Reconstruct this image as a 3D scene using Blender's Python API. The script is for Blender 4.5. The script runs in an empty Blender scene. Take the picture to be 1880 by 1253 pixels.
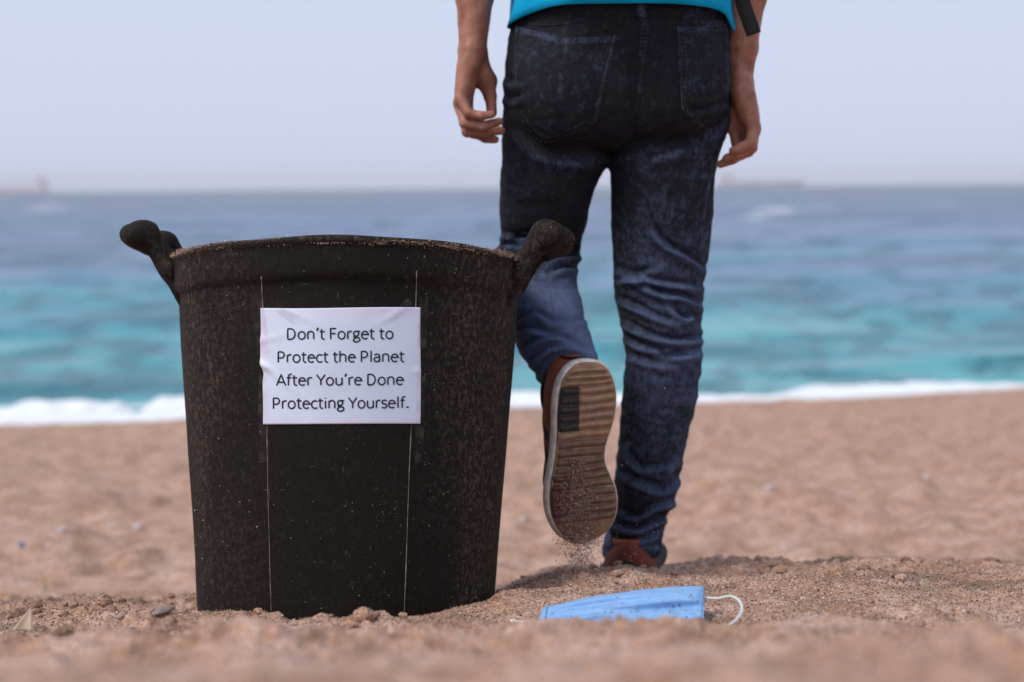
import bpy, bmesh, math, random
import numpy as np
from mathutils import Vector, Matrix
from mathutils.bvhtree import BVHTree

random.seed(7)
rng = np.random.default_rng(7)
scene = bpy.context.scene
col = scene.collection
R = math.radians

# ------------------------------------------------------------------ camera
F_PX = 50.0 / 36.0 * 1880.0
CAM = Vector((0.0, 0.0, 0.62))
PITCH = math.atan(282.5 / F_PX)
ROLL = R(0.5)
FW = Vector((0, math.cos(PITCH), -math.sin(PITCH)))
R0 = Vector((1, 0, 0)); U0 = Vector((0, math.sin(PITCH), math.cos(PITCH)))
RT = R0 * math.cos(ROLL) - U0 * math.sin(ROLL)
UP = U0 * math.cos(ROLL) + R0 * math.sin(ROLL)
cd = bpy.data.cameras.new('camera'); cam = bpy.data.objects.new('camera', cd); col.objects.link(cam)
cam.matrix_world = Matrix(((RT.x, UP.x, -FW.x, CAM.x), (RT.y, UP.y, -FW.y, CAM.y), (RT.z, UP.z, -FW.z, CAM.z), (0, 0, 0, 1)))
cd.lens = 50; cd.sensor_width = 36; cd.clip_start = 0.02; cd.clip_end = 30000
cd.dof.use_dof = True; cd.dof.focus_distance = 2.02; cd.dof.aperture_fstop = 2.9
scene.camera = cam

# ------------------------------------------------------------------ sky, sun, exposure
SUN_EL, SUN_AZ = R(50), R(-122)       # azimuth from +Y (the sea) towards -X
world = bpy.data.worlds.new('World'); scene.world = world; world.use_nodes = True
wn = world.node_tree.nodes; wl = world.node_tree.links; wn.clear()
wo = wn.new('ShaderNodeOutputWorld'); bg = wn.new('ShaderNodeBackground')
sky = wn.new('ShaderNodeTexSky'); sky.sky_type = 'NISHITA'; sky.sun_disc = False
sky.sun_elevation = SUN_EL; sky.sun_rotation = SUN_AZ; sky.dust_density = 4.0
mixw = wn.new('ShaderNodeMix'); mixw.data_type = 'RGBA'; mixw.inputs[0].default_value = 0.88
tcw = wn.new('ShaderNodeTexCoord'); sxw = wn.new('ShaderNodeSeparateXYZ'); rw = wn.new('ShaderNodeValToRGB')
wl.new(tcw.outputs['Generated'], sxw.inputs[0]); wl.new(sxw.outputs[2], rw.inputs[0])
rw.color_ramp.elements[0].position = 0.0; rw.color_ramp.elements[0].color = (0.64, 0.685, 0.90, 1)
rw.color_ramp.elements[1].position = 0.16; rw.color_ramp.elements[1].color = (0.615, 0.685, 0.845, 1)
scw = wn.new('ShaderNodeVectorMath'); scw.operation = 'SCALE'; scw.inputs['Scale'].default_value = 8.2
wl.new(rw.outputs[0], scw.inputs[0])
wl.new(sky.outputs[0], mixw.inputs[6]); wl.new(scw.outputs[0], mixw.inputs[7])
wl.new(mixw.outputs[2], bg.inputs[0]); bg.inputs[1].default_value = 0.1
wl.new(bg.outputs[0], wo.inputs[0])
sl = bpy.data.lights.new('sun', 'SUN'); sl.energy = 1.5; sl.angle = R(20); sl.color = (1.0, 0.95, 0.88)
so = bpy.data.objects.new('sun', sl); col.objects.link(so)
sdir = Vector((math.sin(SUN_AZ) * math.cos(SUN_EL), math.cos(SUN_AZ) * math.cos(SUN_EL), math.sin(SUN_EL)))
so.rotation_euler = sdir.to_track_quat('Z', 'Y').to_euler()
scene.view_settings.view_transform = 'Standard'; scene.view_settings.look = 'None'
scene.view_settings.exposure = 0.42; scene.view_settings.gamma = 1.0
scene.view_settings.use_curve_mapping = False
scene.render.resolution_x = 1024; scene.render.resolution_y = 682

# ------------------------------------------------------------------ helpers
def W(px, py, Y):
    """world point seen at photo pixel (px, py) at world depth Y"""
    d = FW + RT * ((px - 940) / F_PX) - UP * ((py - 626.5) / F_PX)
    return CAM + d * (Y / d.y)
def ray(px, py):
    return (FW + RT * ((px - 940) / F_PX) - UP * ((py - 626.5) / F_PX)).normalized()
RTn, UPn, FWn = np.array(RT), np.array(UP), np.array(FW)
def to_px(P):
    d = P - np.array(CAM)
    z = d @ FWn
    return 940 + F_PX * (d @ RTn) / z, 626.5 - F_PX * (d @ UPn) / z
def sstep(x, a, b):
    t = np.clip((x - a) / (b - a), 0, 1); return t * t * (3 - 2 * t)

def _hash(ix, iy, iz, seed):
    with np.errstate(over='ignore'):
        h = (ix.astype(np.int64) * 374761393 + iy.astype(np.int64) * 668265263 + iz.astype(np.int64) * 2147483647 + seed * 974634777) & 0xffffffff
        h = ((h ^ (h >> 13)) * 1274126177) & 0xffffffff
        h = (h ^ (h >> 16)) & 0xffffffff
        h = (h * 2246822519) & 0xffffffff
        h = h ^ (h >> 15)
    return h.astype(np.float64) / 4294967295.0
def noise(x, y, z=None, seed=0):
    """smooth value noise in -1..1"""
    x = np.asarray(x, float); y = np.asarray(y, float)
    x, y = np.broadcast_arrays(x, y)
    if z is None:
        ix = np.floor(x); iy = np.floor(y); fx = x - ix; fy = y - iy
        fx = fx ** 3 * (fx * (fx * 6 - 15) + 10); fy = fy ** 3 * (fy * (fy * 6 - 15) + 10)
        o = np.zeros_like(ix)
        a = _hash(ix, iy, o, seed); b = _hash(ix + 1, iy, o, seed); c = _hash(ix, iy + 1, o, seed); d = _hash(ix + 1, iy + 1, o, seed)
        return 2 * ((a * (1 - fx) + b * fx) * (1 - fy) + (c * (1 - fx) + d * fx) * fy) - 1
    z = np.broadcast_to(np.asarray(z, float), x.shape)
    ix = np.floor(x); iy = np.floor(y); iz = np.floor(z)
    fx = x - ix; fy = y - iy; fz = z - iz
    fx = fx * fx * (3 - 2 * fx); fy = fy * fy * (3 - 2 * fy); fz = fz * fz * (3 - 2 * fz)
    r = 0
    for k, wz in ((0, 1 - fz), (1, fz)):
        a = _hash(ix, iy, iz + k, seed); b = _hash(ix + 1, iy, iz + k, seed); c = _hash(ix, iy + 1, iz + k, seed); d = _hash(ix + 1, iy + 1, iz + k, seed)
        r = r + wz * ((a * (1 - fx) + b * fx) * (1 - fy) + (c * (1 - fx) + d * fx) * fy)
    return 2 * r - 1
def fbm(x, y, oct=4, seed=0, z=None):
    s = 0; a = 1.0; t = 0
    for k in range(oct):
        c, n = math.cos(0.6 * k + .3), math.sin(0.6 * k + .3)
        xx = (x * c - y * n) * 2 ** k + 17.3 * k; yy = (x * n + y * c) * 2 ** k - 9.1 * k
        s = s + a * noise(xx, yy, None if z is None else z * 2 ** k, seed + k); t += a; a *= 0.5
    return s / t

def mesh_np(name, verts, faces):
    """fast mesh from numpy arrays; faces (n,3) or (n,4)"""
    me = bpy.data.meshes.new(name)
    verts = np.asarray(verts, np.float32); faces = np.asarray(faces, np.int32)
    k = faces.shape[1]; n = len(faces)
    me.vertices.add(len(verts)); me.vertices.foreach_set('co', verts.ravel())
    me.loops.add(n * k); me.loops.foreach_set('vertex_index', faces.ravel())
    me.polygons.add(n); me.polygons.foreach_set('loop_start', np.arange(0, n * k, k, dtype=np.int32))
    me.update(calc_edges=True); me.validate()
    return me
def link(name, me, mat=None, parent=None, smooth=True):
    o = bpy.data.objects.new(name, me); col.objects.link(o)
    if mat is not None:
        me.materials.clear(); me.materials.append(mat)
    if parent is not None: o.parent = parent
    if smooth: me.polygons.foreach_set('use_smooth', np.ones(len(me.polygons), bool))
    return o
def empty(name, loc=(0, 0, 0)):
    o = bpy.data.objects.new(name, None); col.objects.link(o); o.location = loc; o.empty_display_size = .05
    return o
def tag(o, label=None, cat=None, group=None, kind=None):
    if label: o['label'] = label
    if cat: o['category'] = cat
    if group: o['group'] = group
    if kind: o['kind'] = kind
    return o
def attach(o, root):
    """parent keeping world coordinates (root is only translated)"""
    o.parent = root
    o.matrix_parent_inverse = Matrix.Translation(-root.location)
    return o
def verts_of(me):
    v = np.empty(len(me.vertices) * 3, np.float32); me.vertices.foreach_get('co', v); return v.reshape(-1, 3).astype(float)
def normals_of(me):
    v = np.empty(len(me.vertices) * 3, np.float32); me.vertex_normals.foreach_get('vector', v); return v.reshape(-1, 3).astype(float)
def set_attr(me, name, val):
    a = me.attributes.new(name, 'FLOAT', 'POINT'); a.data.foreach_set('value', np.asarray(val, np.float32))
def bvh_of(me):
    n = len(me.polygons)
    vs = [Vector(v) for v in verts_of(me)]
    return BVHTree.FromPolygons(vs, [tuple(p.vertices) for p in me.polygons])

def surface_nets(sdf, lo, hi, h):
    """naive surface nets of a vectorised signed distance function on a box"""
    lo = np.array(lo, float); hi = np.array(hi, float)
    n = np.ceil((hi - lo) / h).astype(int) + 1
    g = [lo[i] + h * np.arange(n[i]) for i in range(3)]
    X, Yg, Z = np.meshgrid(*g, indexing='ij')
    P = np.stack([X.ravel(), Yg.ravel(), Z.ravel()], 1)
    D = np.concatenate([sdf(P[i:i + 400000]) for i in range(0, len(P), 400000)]).reshape(n)
    S = D < 0
    nc = n - 1
    acc = np.zeros((*nc, 3)); cnt = np.zeros(nc)
    for ax in range(3):
        sl0 = [slice(None)] * 3; sl1 = [slice(None)] * 3
        sl0[ax] = slice(0, -1); sl1[ax] = slice(1, None)
        a, b = D[tuple(sl0)], D[tuple(sl1)]
        ch = (a < 0) != (b < 0)
        t = np.where(ch, a / np.where(ch, a - b, 1), 0)
        idx = np.stack(np.meshgrid(*[np.arange(s) for s in a.shape], indexing='ij'), -1).astype(float)
        idx[..., ax] += t
        o1, o2 = [i for i in range(3) if i != ax]
        for d1 in (0, 1):
            for d2 in (0, 1):
                s_ = [slice(None)] * 3
                s_[o1] = slice(d1, d1 + nc[o1]); s_[o2] = slice(d2, d2 + nc[o2])
                c = ch[tuple(s_)]
                acc += np.where(c[..., None], idx[tuple(s_)], 0); cnt += c
    act = cnt > 0
    ids = -np.ones(nc, int); ids[act] = np.arange(act.sum())
    V = lo + h * acc[act] / cnt[act][:, None]
    Fs = []
    for ax in range(3):
        o1, o2 = (ax + 1) % 3, (ax + 2) % 3
        sl0 = [slice(1, -1)] * 3; sl1 = [slice(1, -1)] * 3
        sl0[ax] = slice(0, -1); sl1[ax] = slice(1, None)
        a, b = S[tuple(sl0)], S[tuple(sl1)]
        w = np.argwhere(a != b)
        if len(w) == 0: continue
        flip = a[tuple(w.T)]
        base = w.copy(); base[:, o1] += 1; base[:, o2] += 1
        q = []
        for d1, d2 in ((-1, -1), (0, -1), (0, 0), (-1, 0)):
            c = base.copy(); c[:, o1] += d1; c[:, o2] += d2
            q.append(ids[tuple(c.T)])
        q = np.stack(q, 1)
        q[~flip] = q[~flip][:, ::-1]
        Fs.append(q)
    Fq = np.concatenate(Fs); Fq = Fq[(Fq >= 0).all(1)]
    return V, Fq
def smin(a, b, k):
    h = np.clip(0.5 + 0.5 * (b - a) / k, 0, 1)
    return b * (1 - h) + a * h - k * h * (1 - h)
def cap(P, a, b, ra, rb, sc=None, ax=None):
    """tapered capsule; optional flattening: distances along unit axis ax are multiplied by sc"""
    a = np.array(a, float); b = np.array(b, float)
    ab = b - a; t = np.clip(((P - a) @ ab) / (ab @ ab), 0, 1)
    d = P - (a + t[:, None] * ab)
    if ax is not None:
        ax = np.array(ax, float); ax /= np.linalg.norm(ax)
        k = d @ ax; d = d + (k * (sc - 1))[:, None] * ax
    return np.linalg.norm(d, axis=1) - (ra + (rb - ra) * t)
def ell(P, c, r):
    r = np.array(r, float); q = (P - np.array(c, float)) / r
    k = np.linalg.norm(q, axis=1)
    return (k - 1) * r.min()

# ------------------------------------------------------------------ materials
def mat_new(name):
    m = bpy.data.materials.new(name); m.use_nodes = True
    nt = m.node_tree; b = nt.nodes['Principled BSDF']
    return m, nt, b
def N(nt, t, **kw):
    n = nt.nodes.new(t)
    for k, v in kw.items(): setattr(n, k, v)
    return n
def mixc(nt, fac, a, b, blend='MIX'):
    n = N(nt, 'ShaderNodeMix', data_type='RGBA', blend_type=blend)
    for i, s in ((0, fac), (6, a), (7, b)):
        if isinstance(s, (int, float)): n.inputs[i].default_value = s
        elif isinstance(s, tuple): n.inputs[i].default_value = (*s, 1) if len(s) == 3 else s
        else: nt.links.new(s, n.inputs[i])
    return n.outputs[2]
def ramp(nt, src, stops):
    n = N(nt, 'ShaderNodeValToRGB'); nt.links.new(src, n.inputs[0])
    e = n.color_ramp.elements
    while len(e) < len(stops): e.new(0.5)
    for i, (p, c) in enumerate(stops):
        e[i].position = p; e[i].color = (c, c, c, 1) if isinstance(c, (int, float)) else (*c, 1)
    return n.outputs[0]
def tex(nt, kind, scale, vec=None, detail=3, out=0, rough=0.5, **kw):
    n = N(nt, 'ShaderNodeTex' + kind)
    n.inputs['Scale'].default_value = scale
    if 'Detail' in n.inputs: n.inputs['Detail'].default_value = detail
    if 'Roughness' in n.inputs: n.inputs['Roughness'].default_value = rough
    for k, v in kw.items(): setattr(n, k, v)
    if vec is not None: nt.links.new(vec, n.inputs['Vector'])
    return n.outputs[out]
def coords(nt, scale=(1, 1, 1)):
    tc = N(nt, 'ShaderNodeTexCoord'); mp = N(nt, 'ShaderNodeMapping'); mp.inputs['Scale'].default_value = scale
    nt.links.new(tc.outputs['Object'], mp.inputs[0]); return mp.outputs[0]
def bump(nt, b, src, strength, dist, prev=None):
    n = N(nt, 'ShaderNodeBump'); n.inputs['Strength'].default_value = strength; n.inputs['Distance'].default_value = dist
    nt.links.new(src, n.inputs['Height'])
    if prev is not None: nt.links.new(prev, n.inputs['Normal'])
    if b is not None: nt.links.new(n.outputs[0], b.inputs['Normal'])
    return n.outputs[0]
def simple(name, c, rough=0.6, var=0.12, scale=60, bs=0.15, bd=0.001, spec=0.5):
    m, nt, b = mat_new(name); v = coords(nt)
    n = tex(nt, 'Noise', scale, v, 4)
    dark = tuple(x * (1 - var) for x in c); lite = tuple(min(1, x * (1 + var)) for x in c)
    nt.links.new(mixc(nt, ramp(nt, n, [(0.3, 0.0), (0.7, 1.0)]), dark, lite), b.inputs['Base Color'])
    b.inputs['Roughness'].default_value = rough; b.inputs['Specular IOR Level'].default_value = spec
    bump(nt, b, tex(nt, 'Noise', scale * 4, v, 3), bs, bd)
    return m

def mat_sand():
    m, nt, b = mat_new('coarse_sand'); v = coords(nt)
    big = tex(nt, 'Noise', 1.7, v, 4); mid = tex(nt, 'Noise', 14, v, 5); cl = tex(nt, 'Noise', 60, v, 4)
    c = mixc(nt, ramp(nt, big, [(0.3, 0.), (0.7, 1.)]), (0.445, 0.252, 0.160), (0.51, 0.298, 0.203))
    c = mixc(nt, ramp(nt, mid, [(0.35, 0.), (0.65, 1.)]), c, mixc(nt, 0.5, c, (0.55, 0.36, 0.29)))
    pat = tex(nt, 'Noise', 9, v, 5, rough=.7)
    c = mixc(nt, ramp(nt, pat, [(0.50, 0.), (0.60, .9)]), c, (0.60, 0.40, 0.33))
    c = mixc(nt, ramp(nt, pat, [(0.40, 0.7), (0.49, 0.)]), c, (0.30, 0.168, 0.108))
    c = mixc(nt, ramp(nt, mid, [(0.30, 0.8), (0.42, 0.)]), c, (0.25, 0.155, 0.11))
    vo = N(nt, 'ShaderNodeTexVoronoi'); vo.inputs['Scale'].default_value = 520; nt.links.new(v, vo.inputs['Vector'])
    sx = N(nt, 'ShaderNodeSeparateXYZ'); nt.links.new(vo.outputs['Color'], sx.inputs[0])
    c = mixc(nt, ramp(nt, sx.outputs[0], [(0.10, 0.85), (0.16, 0.)]), c, (0.07, 0.045, 0.035))
    c = mixc(nt, ramp(nt, sx.outputs[1], [(0.86, 0.), (0.92, 0.7)]), c, (0.75, 0.62, 0.55))
    c = mixc(nt, ramp(nt, sx.outputs[2], [(0.75, 0.), (0.82, 0.5)]), c, (0.50, 0.24, 0.13))
    c = mixc(nt, ramp(nt, cl, [(0.32, 0.35), (0.5, 0.)]), c, (0.20, 0.12, 0.085))
    at = N(nt, 'ShaderNodeAttribute', attribute_name='damp')
    c = mixc(nt, at.outputs['Fac'], c, (0.17, 0.11, 0.08))
    nt.links.new(c, b.inputs['Base Color'])
    b.inputs['Roughness'].default_value = 0.95; b.inputs['Specular IOR Level'].default_value = 0.15
    p = bump(nt, None, vo.outputs['Distance'], 0.6, 0.0016)
    p = bump(nt, None, pat, 0.7, 0.03, p)
    bump(nt, b, cl, 0.6, 0.008, p)
    return m
def mat_grain():
    m, nt, b = mat_new('sand_grain'); at = N(nt, 'ShaderNodeAttribute', attribute_name='tint')
    n = N(nt, 'ShaderNodeValToRGB'); nt.links.new(at.outputs['Fac'], n.inputs[0]); n.color_ramp.interpolation = 'CONSTANT'
    e = n.color_ramp.elements
    st = [(0, (0.06, 0.04, 0.032)), (0.10, (0.20, 0.115, 0.08)), (0.30, (0.36, 0.23, 0.175)), (0.62, (0.46, 0.31, 0.25)), (0.82, (0.50, 0.27, 0.16)), (0.91, (0.72, 0.60, 0.53))]
    while len(e) < len(st): e.new(.5)
    for i, (p, c) in enumerate(st): e[i].position = p; e[i].color = (*c, 1)
    nt.links.new(n.outputs[0], b.inputs['Base Color']); b.inputs['Roughness'].default_value = 0.7
    b.inputs['Specular IOR Level'].default_value = 0.3
    return m
def mat_rubber():
    m, nt, b = mat_new('dusty_black_rubber'); v = coords(nt); vs = coords(nt, (1, 1, 0.75))
    a = tex(nt, 'Noise', 5, v, 4); st = tex(nt, 'Noise', 150, vs, 6, rough=.75); fine = tex(nt, 'Noise', 330, v, 3)
    dust = N(nt, 'ShaderNodeAttribute', attribute_name='dust')
    base = mixc(nt, a, (0.0062, 0.0050, 0.0040), (0.0120, 0.0098, 0.0080))
    f = N(nt, 'ShaderNodeMath', operation='MULTIPLY'); nt.links.new(dust.outputs['Fac'], f.inputs[0]); nt.links.new(ramp(nt, st, [(0.47, 0.03), (0.70, 1.0)]), f.inputs[1])
    c = mixc(nt, f.outputs[0], base, (0.110, 0.072, 0.056))
    # pin-point specks of stuck sand
    vo = N(nt, 'ShaderNodeTexVoronoi'); vo.inputs['Scale'].default_value = 120; nt.links.new(v, vo.inputs['Vector'])
    sx = N(nt, 'ShaderNodeSeparateXYZ'); nt.links.new(vo.outputs['Color'], sx.inputs[0])
    near = ramp(nt, vo.outputs['Distance'], [(0.06, 1.), (0.16, 0.)]); pick = ramp(nt, sx.outputs[0], [(0.88, 0.), (0.95, 0.8)])
    k = N(nt, 'ShaderNodeMath', operation='MULTIPLY'); nt.links.new(near, k.inputs[0]); nt.links.new(pick, k.inputs[1])
    c = mixc(nt, k.outputs[0], c, (0.30, 0.22, 0.16))
    vo2 = N(nt, 'ShaderNodeTexVoronoi'); vo2.inputs['Scale'].default_value = 260; nt.links.new(v, vo2.inputs['Vector'])
    sx2 = N(nt, 'ShaderNodeSeparateXYZ'); nt.links.new(vo2.outputs['Color'], sx2.inputs[0])
    k2 = N(nt, 'ShaderNodeMath', operation='MULTIPLY'); nt.links.new(ramp(nt, vo2.outputs['Distance'], [(0.10, 1.), (0.28, 0.)]), k2.inputs[0]); nt.links.new(ramp(nt, sx2.outputs[1], [(0.72, 0.), (0.80, 0.55)]), k2.inputs[1])
    k3 = N(nt, 'ShaderNodeMath', operation='MULTIPLY'); nt.links.new(k2.outputs[0], k3.inputs[0]); nt.links.new(ramp(nt, tex(nt, 'Noise', 11, v, 3), [(0.42, 0.1), (0.6, 1.)]), k3.inputs[1])
    c = mixc(nt, k3.outputs[0], c, (0.16, 0.115, 0.09))
    # short scratches
    for i, sc_ in enumerate(((1, 1, .07), (.25, .25, 1.3))):
        mp = coords(nt, sc_)
        wv = tex(nt, 'Noise', 260 if i == 0 else 190, mp, 2)
        msk = tex(nt, 'Noise', 14 + 5 * i, v, 2)
        q = N(nt, 'ShaderNodeMath', operation='MULTIPLY')
        nt.links.new(ramp(nt, wv, [(0.72, 0.), (0.75, 0.6)]), q.inputs[0]); nt.links.new(ramp(nt, msk, [(0.5, 0.), (0.58, 1.)]), q.inputs[1])
        c = mixc(nt, q.outputs[0], c, (0.20, 0.15, 0.115))
    nt.links.new(c, b.inputs['Base Color'])
    rr = ramp(nt, st, [(0.3, 0.62), (0.7, 0.9)]); nt.links.new(rr, b.inputs['Roughness'])
    b.inputs['Specular IOR Level'].default_value = 0.16
    p = bump(nt, None, fine, 0.25, 0.0006); bump(nt, b, a, 0.2, 0.004, p)
    return m
def mat_denim(name, dark=(0.0120, 0.0122, 0.0150), lite=(0.105, 0.138, 0.245)):
    m, nt, b = mat_new(name); v = coords(nt); vt = coords(nt, (1, 1, .35))
    a = tex(nt, 'Noise', 16, v, 5, rough=.6); g = tex(nt, 'Noise', 210, vt, 5, rough=.8); bl = tex(nt, 'Noise', 70, v, 4, rough=.7)
    at = N(nt, 'ShaderNodeAttribute', attribute_name='wear_light')
    s = N(nt, 'ShaderNodeMath', operation='MULTIPLY_ADD'); nt.links.new(ramp(nt, g, [(0.3, 0.), (0.75, 1.)]), s.inputs[0]); s.inputs[1].default_value = 0.36
    nt.links.new(at.outputs['Fac'], s.inputs[2])
    s2 = N(nt, 'ShaderNodeMath', operation='MULTIPLY_ADD'); nt.links.new(ramp(nt, bl, [(0.4, 0.), (0.7, 1.)]), s2.inputs[0]); s2.inputs[1].default_value = 0.24
    nt.links.new(s.outputs[0], s2.inputs[2])
    s3 = N(nt, 'ShaderNodeMath', operation='MULTIPLY_ADD'); nt.links.new(a, s3.inputs[0]); s3.inputs[1].default_value = 0.14
    nt.links.new(s2.outputs[0], s3.inputs[2])
    s3.use_clamp = True
    s4 = N(nt, 'ShaderNodeMath', operation='SUBTRACT'); nt.links.new(s3.outputs[0], s4.inputs[0]); s4.inputs[1].default_value = 0.13; s4.use_clamp = True; s3 = s4
    c = ramp(nt, s3.outputs[0], [(0.0, dark), (0.30, tuple(d * .62 + l * .13 for d, l in zip(dark, (.09, .10, .14)))), (0.85, lite)])
    nt.links.new(c, b.inputs['Base Color'])
    b.inputs['Roughness'].default_value = 0.92; b.inputs['Specular IOR Level'].default_value = 0.12
    w = N(nt, 'ShaderNodeTexWave'); w.inputs['Scale'].default_value = 260; w.inputs['Distortion'].default_value = 2
    mp = N(nt, 'ShaderNodeMapping'); mp.inputs['Rotation'].default_value = (0, R(35), 0)
    tc = N(nt, 'ShaderNodeTexCoord'); nt.links.new(tc.outputs['Object'], mp.inputs[0]); nt.links.new(mp.outputs[0], w.inputs['Vector'])
    p = bump(nt, None, w.outputs['Fac'], 0.25, 0.0005); p = bump(nt, None, g, 0.4, 0.0012, p); bump(nt, b, bl, 0.5, 0.003, p)
    return m
def mat_skin():
    m, nt, b = mat_new('skin'); v = coords(nt)
    a = tex(nt, 'Noise', 38, v, 4); f = tex(nt, 'Noise', 400, v, 3); fr = tex(nt, 'Noise', 160, v, 2)
    c = mixc(nt, ramp(nt, a, [(0.3, 0.), (0.7, 1.)]), (0.26, 0.098, 0.060), (0.46, 0.212, 0.150))
    c = mixc(nt, ramp(nt, fr, [(0.66, 0.), (0.74, 0.4)]), c, (0.20, 0.08, 0.05))
    nt.links.new(c, b.inputs['Base Color']); b.inputs['Roughness'].default_value = 0.5
    b.inputs['Subsurface Weight'].default_value = 0.12; b.inputs['Subsurface Radius'].default_value = (0.01, 0.004, 0.002)
    b.inputs['Subsurface Scale'].default_value = 0.4
    p = bump(nt, None, f, 0.25, 0.0006); bump(nt, b, a, 0.6, 0.005, p)
    b.inputs['Specular IOR Level'].default_value = 0.35
    return m
def mat_water():
    m, nt, b = mat_new('sea_water')
    tc = N(nt, 'ShaderNodeTexCoord'); sx = N(nt, 'ShaderNodeSeparateXYZ'); nt.links.new(tc.outputs['Object'], sx.inputs[0])
    lg = N(nt, 'ShaderNodeMath', operation='LOGARITHM'); lg.inputs[1].default_value = 10; nt.links.new(sx.outputs[1], lg.inputs[0])
    # patches that stretch along the shore; frequency falls with distance (depth of the bed varies on a larger scale)
    at = N(nt, 'ShaderNodeAttribute', attribute_name='band')
    mr = N(nt, 'ShaderNodeMapRange'); nt.links.new(lg.outputs[0], mr.inputs[0]); mr.inputs[1].default_value = 1.1; mr.inputs[2].default_value = 2.7
    ad = N(nt, 'ShaderNodeMath', operation='MULTIPLY_ADD'); nt.links.new(at.outputs['Fac'], ad.inputs[0]); ad.inputs[1].default_value = -0.16; nt.links.new(mr.outputs[0], ad.inputs[2])
    n = N(nt, 'ShaderNodeValToRGB'); nt.links.new(ad.outputs[0], n.inputs[0]); e = n.color_ramp.elements
    st = [(0, (0.15, 0.44, 0.47)), (0.10, (0.05, 0.33, 0.38)), (0.25, (0.10, 0.27, 0.39)), (0.42, (0.14, 0.21, 0.36)), (0.62, (0.095, 0.14, 0.27)), (1.0, (0.06, 0.09, 0.16))]
    while len(e) < len(st): e.new(.5)
    for i, (p, c) in enumerate(st): e[i].position = p; e[i].color = (*c, 1)
    dp = N(nt, 'ShaderNodeAttribute', attribute_name='wave_shade')
    wc = mixc(nt, dp.outputs['Fac'], n.outputs[0], mixc(nt, 0.72, n.outputs[0], (0.008, 0.10, 0.15)))
    fo = N(nt, 'ShaderNodeAttribute', attribute_name='foam')
    v1 = coords(nt, (1, 1, 1)); fn = tex(nt, 'Noise', 5, v1, 5)
    fm = N(nt, 'ShaderNodeMath', operation='MULTIPLY_ADD'); nt.links.new(fn, fm.inputs[0]); fm.inputs[1].default_value = 1.2
    fa = N(nt, 'ShaderNodeMath', operation='MULTIPLY_ADD'); nt.links.new(fo.outputs['Fac'], fa.inputs[0]); fa.inputs[1].default_value = 1.6; fa.inputs[2].default_value = -1.1
    nt.links.new(fa.outputs[0], fm.inputs[2]); fm.use_clamp = True
    c = mixc(nt, fm.outputs[0], wc, (0.82, 0.86, 0.88))
    nt.links.new(c, b.inputs['Base Color'])
    rg = N(nt, 'ShaderNodeMapRange'); nt.links.new(fm.outputs[0], rg.inputs[0]); rg.inputs[3].default_value = 0.22; rg.inputs[4].default_value = 0.9
    nt.links.new(rg.outputs[0], b.inputs['Roughness']); b.inputs['IOR'].default_value = 1.33
    b1 = tex(nt, 'Noise', 1.3, coords(nt, (.45, 1, 1)), 6, rough=.6)
    b2 = tex(nt, 'Noise', 0.16, coords(nt, (.4, 1, 1)), 5, rough=.6)
    p = bump(nt, None, b1, 1.0, 0.5); bump(nt, b, b2, 1.0, 3.0, p)
    return m
def mat_paper():
    m, nt, b = mat_new('printed_paper'); v = coords(nt)
    a = tex(nt, 'Noise', 25, v, 4); at = N(nt, 'ShaderNodeAttribute', attribute_name='border')
    c = mixc(nt, a, (0.66, 0.74, 0.92), (0.74, 0.81, 0.96))
    c = mixc(nt, at.outputs['Fac'], c, (0.78, 0.71, 0.86))
    nt.links.new(c, b.inputs['Base Color']); b.inputs['Roughness'].default_value = 0.45
    bump(nt, b, a, 0.15, 0.002)
    return m
def mat_shirt():
    m, nt, b = mat_new('cyan_cotton'); v = coords(nt)
    a = tex(nt, 'Noise', 30, coords(nt, (1, 1, .3)), 3)
    nt.links.new(mixc(nt, a, (0.0, 0.32, 0.60), (0.0, 0.44, 0.78)), b.inputs['Base Color']); b.inputs['Roughness'].default_value = 0.85
    b.inputs['Specular IOR Level'].default_value = 0.2
    bump(nt, b, a, 0.5, 0.004)
    return m
def mat_mask():
    m, nt, b = mat_new('blue_nonwoven_fabric'); v = coords(nt)
    a = tex(nt, 'Noise', 60, v, 4); w = tex(nt, 'Voronoi', 700, v)
    nt.links.new(mixc(nt, a, (0.19, 0.385, 0.68), (0.30, 0.50, 0.80)), b.inputs['Base Color']); b.inputs['Roughness'].default_value = 0.8
    b.inputs['Subsurface Weight'].default_value = 0.0
    bump(nt, b, w, 0.3, 0.0005)
    return m
def mat_tape():
    m, nt, b = mat_new('clear_tape'); v = coords(nt)
    b.inputs['Base Color'].default_value = (0.30, 0.22, 0.20, 1); b.inputs['Roughness'].default_value = 0.25
    a = tex(nt, 'Noise', 45, v, 5)
    nt.links.new(ramp(nt, a, [(0.45, 0.02), (0.75, 0.20)]), b.inputs['Alpha'])
    bump(nt, b, a, 0.6, 0.003)
    return m
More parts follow.
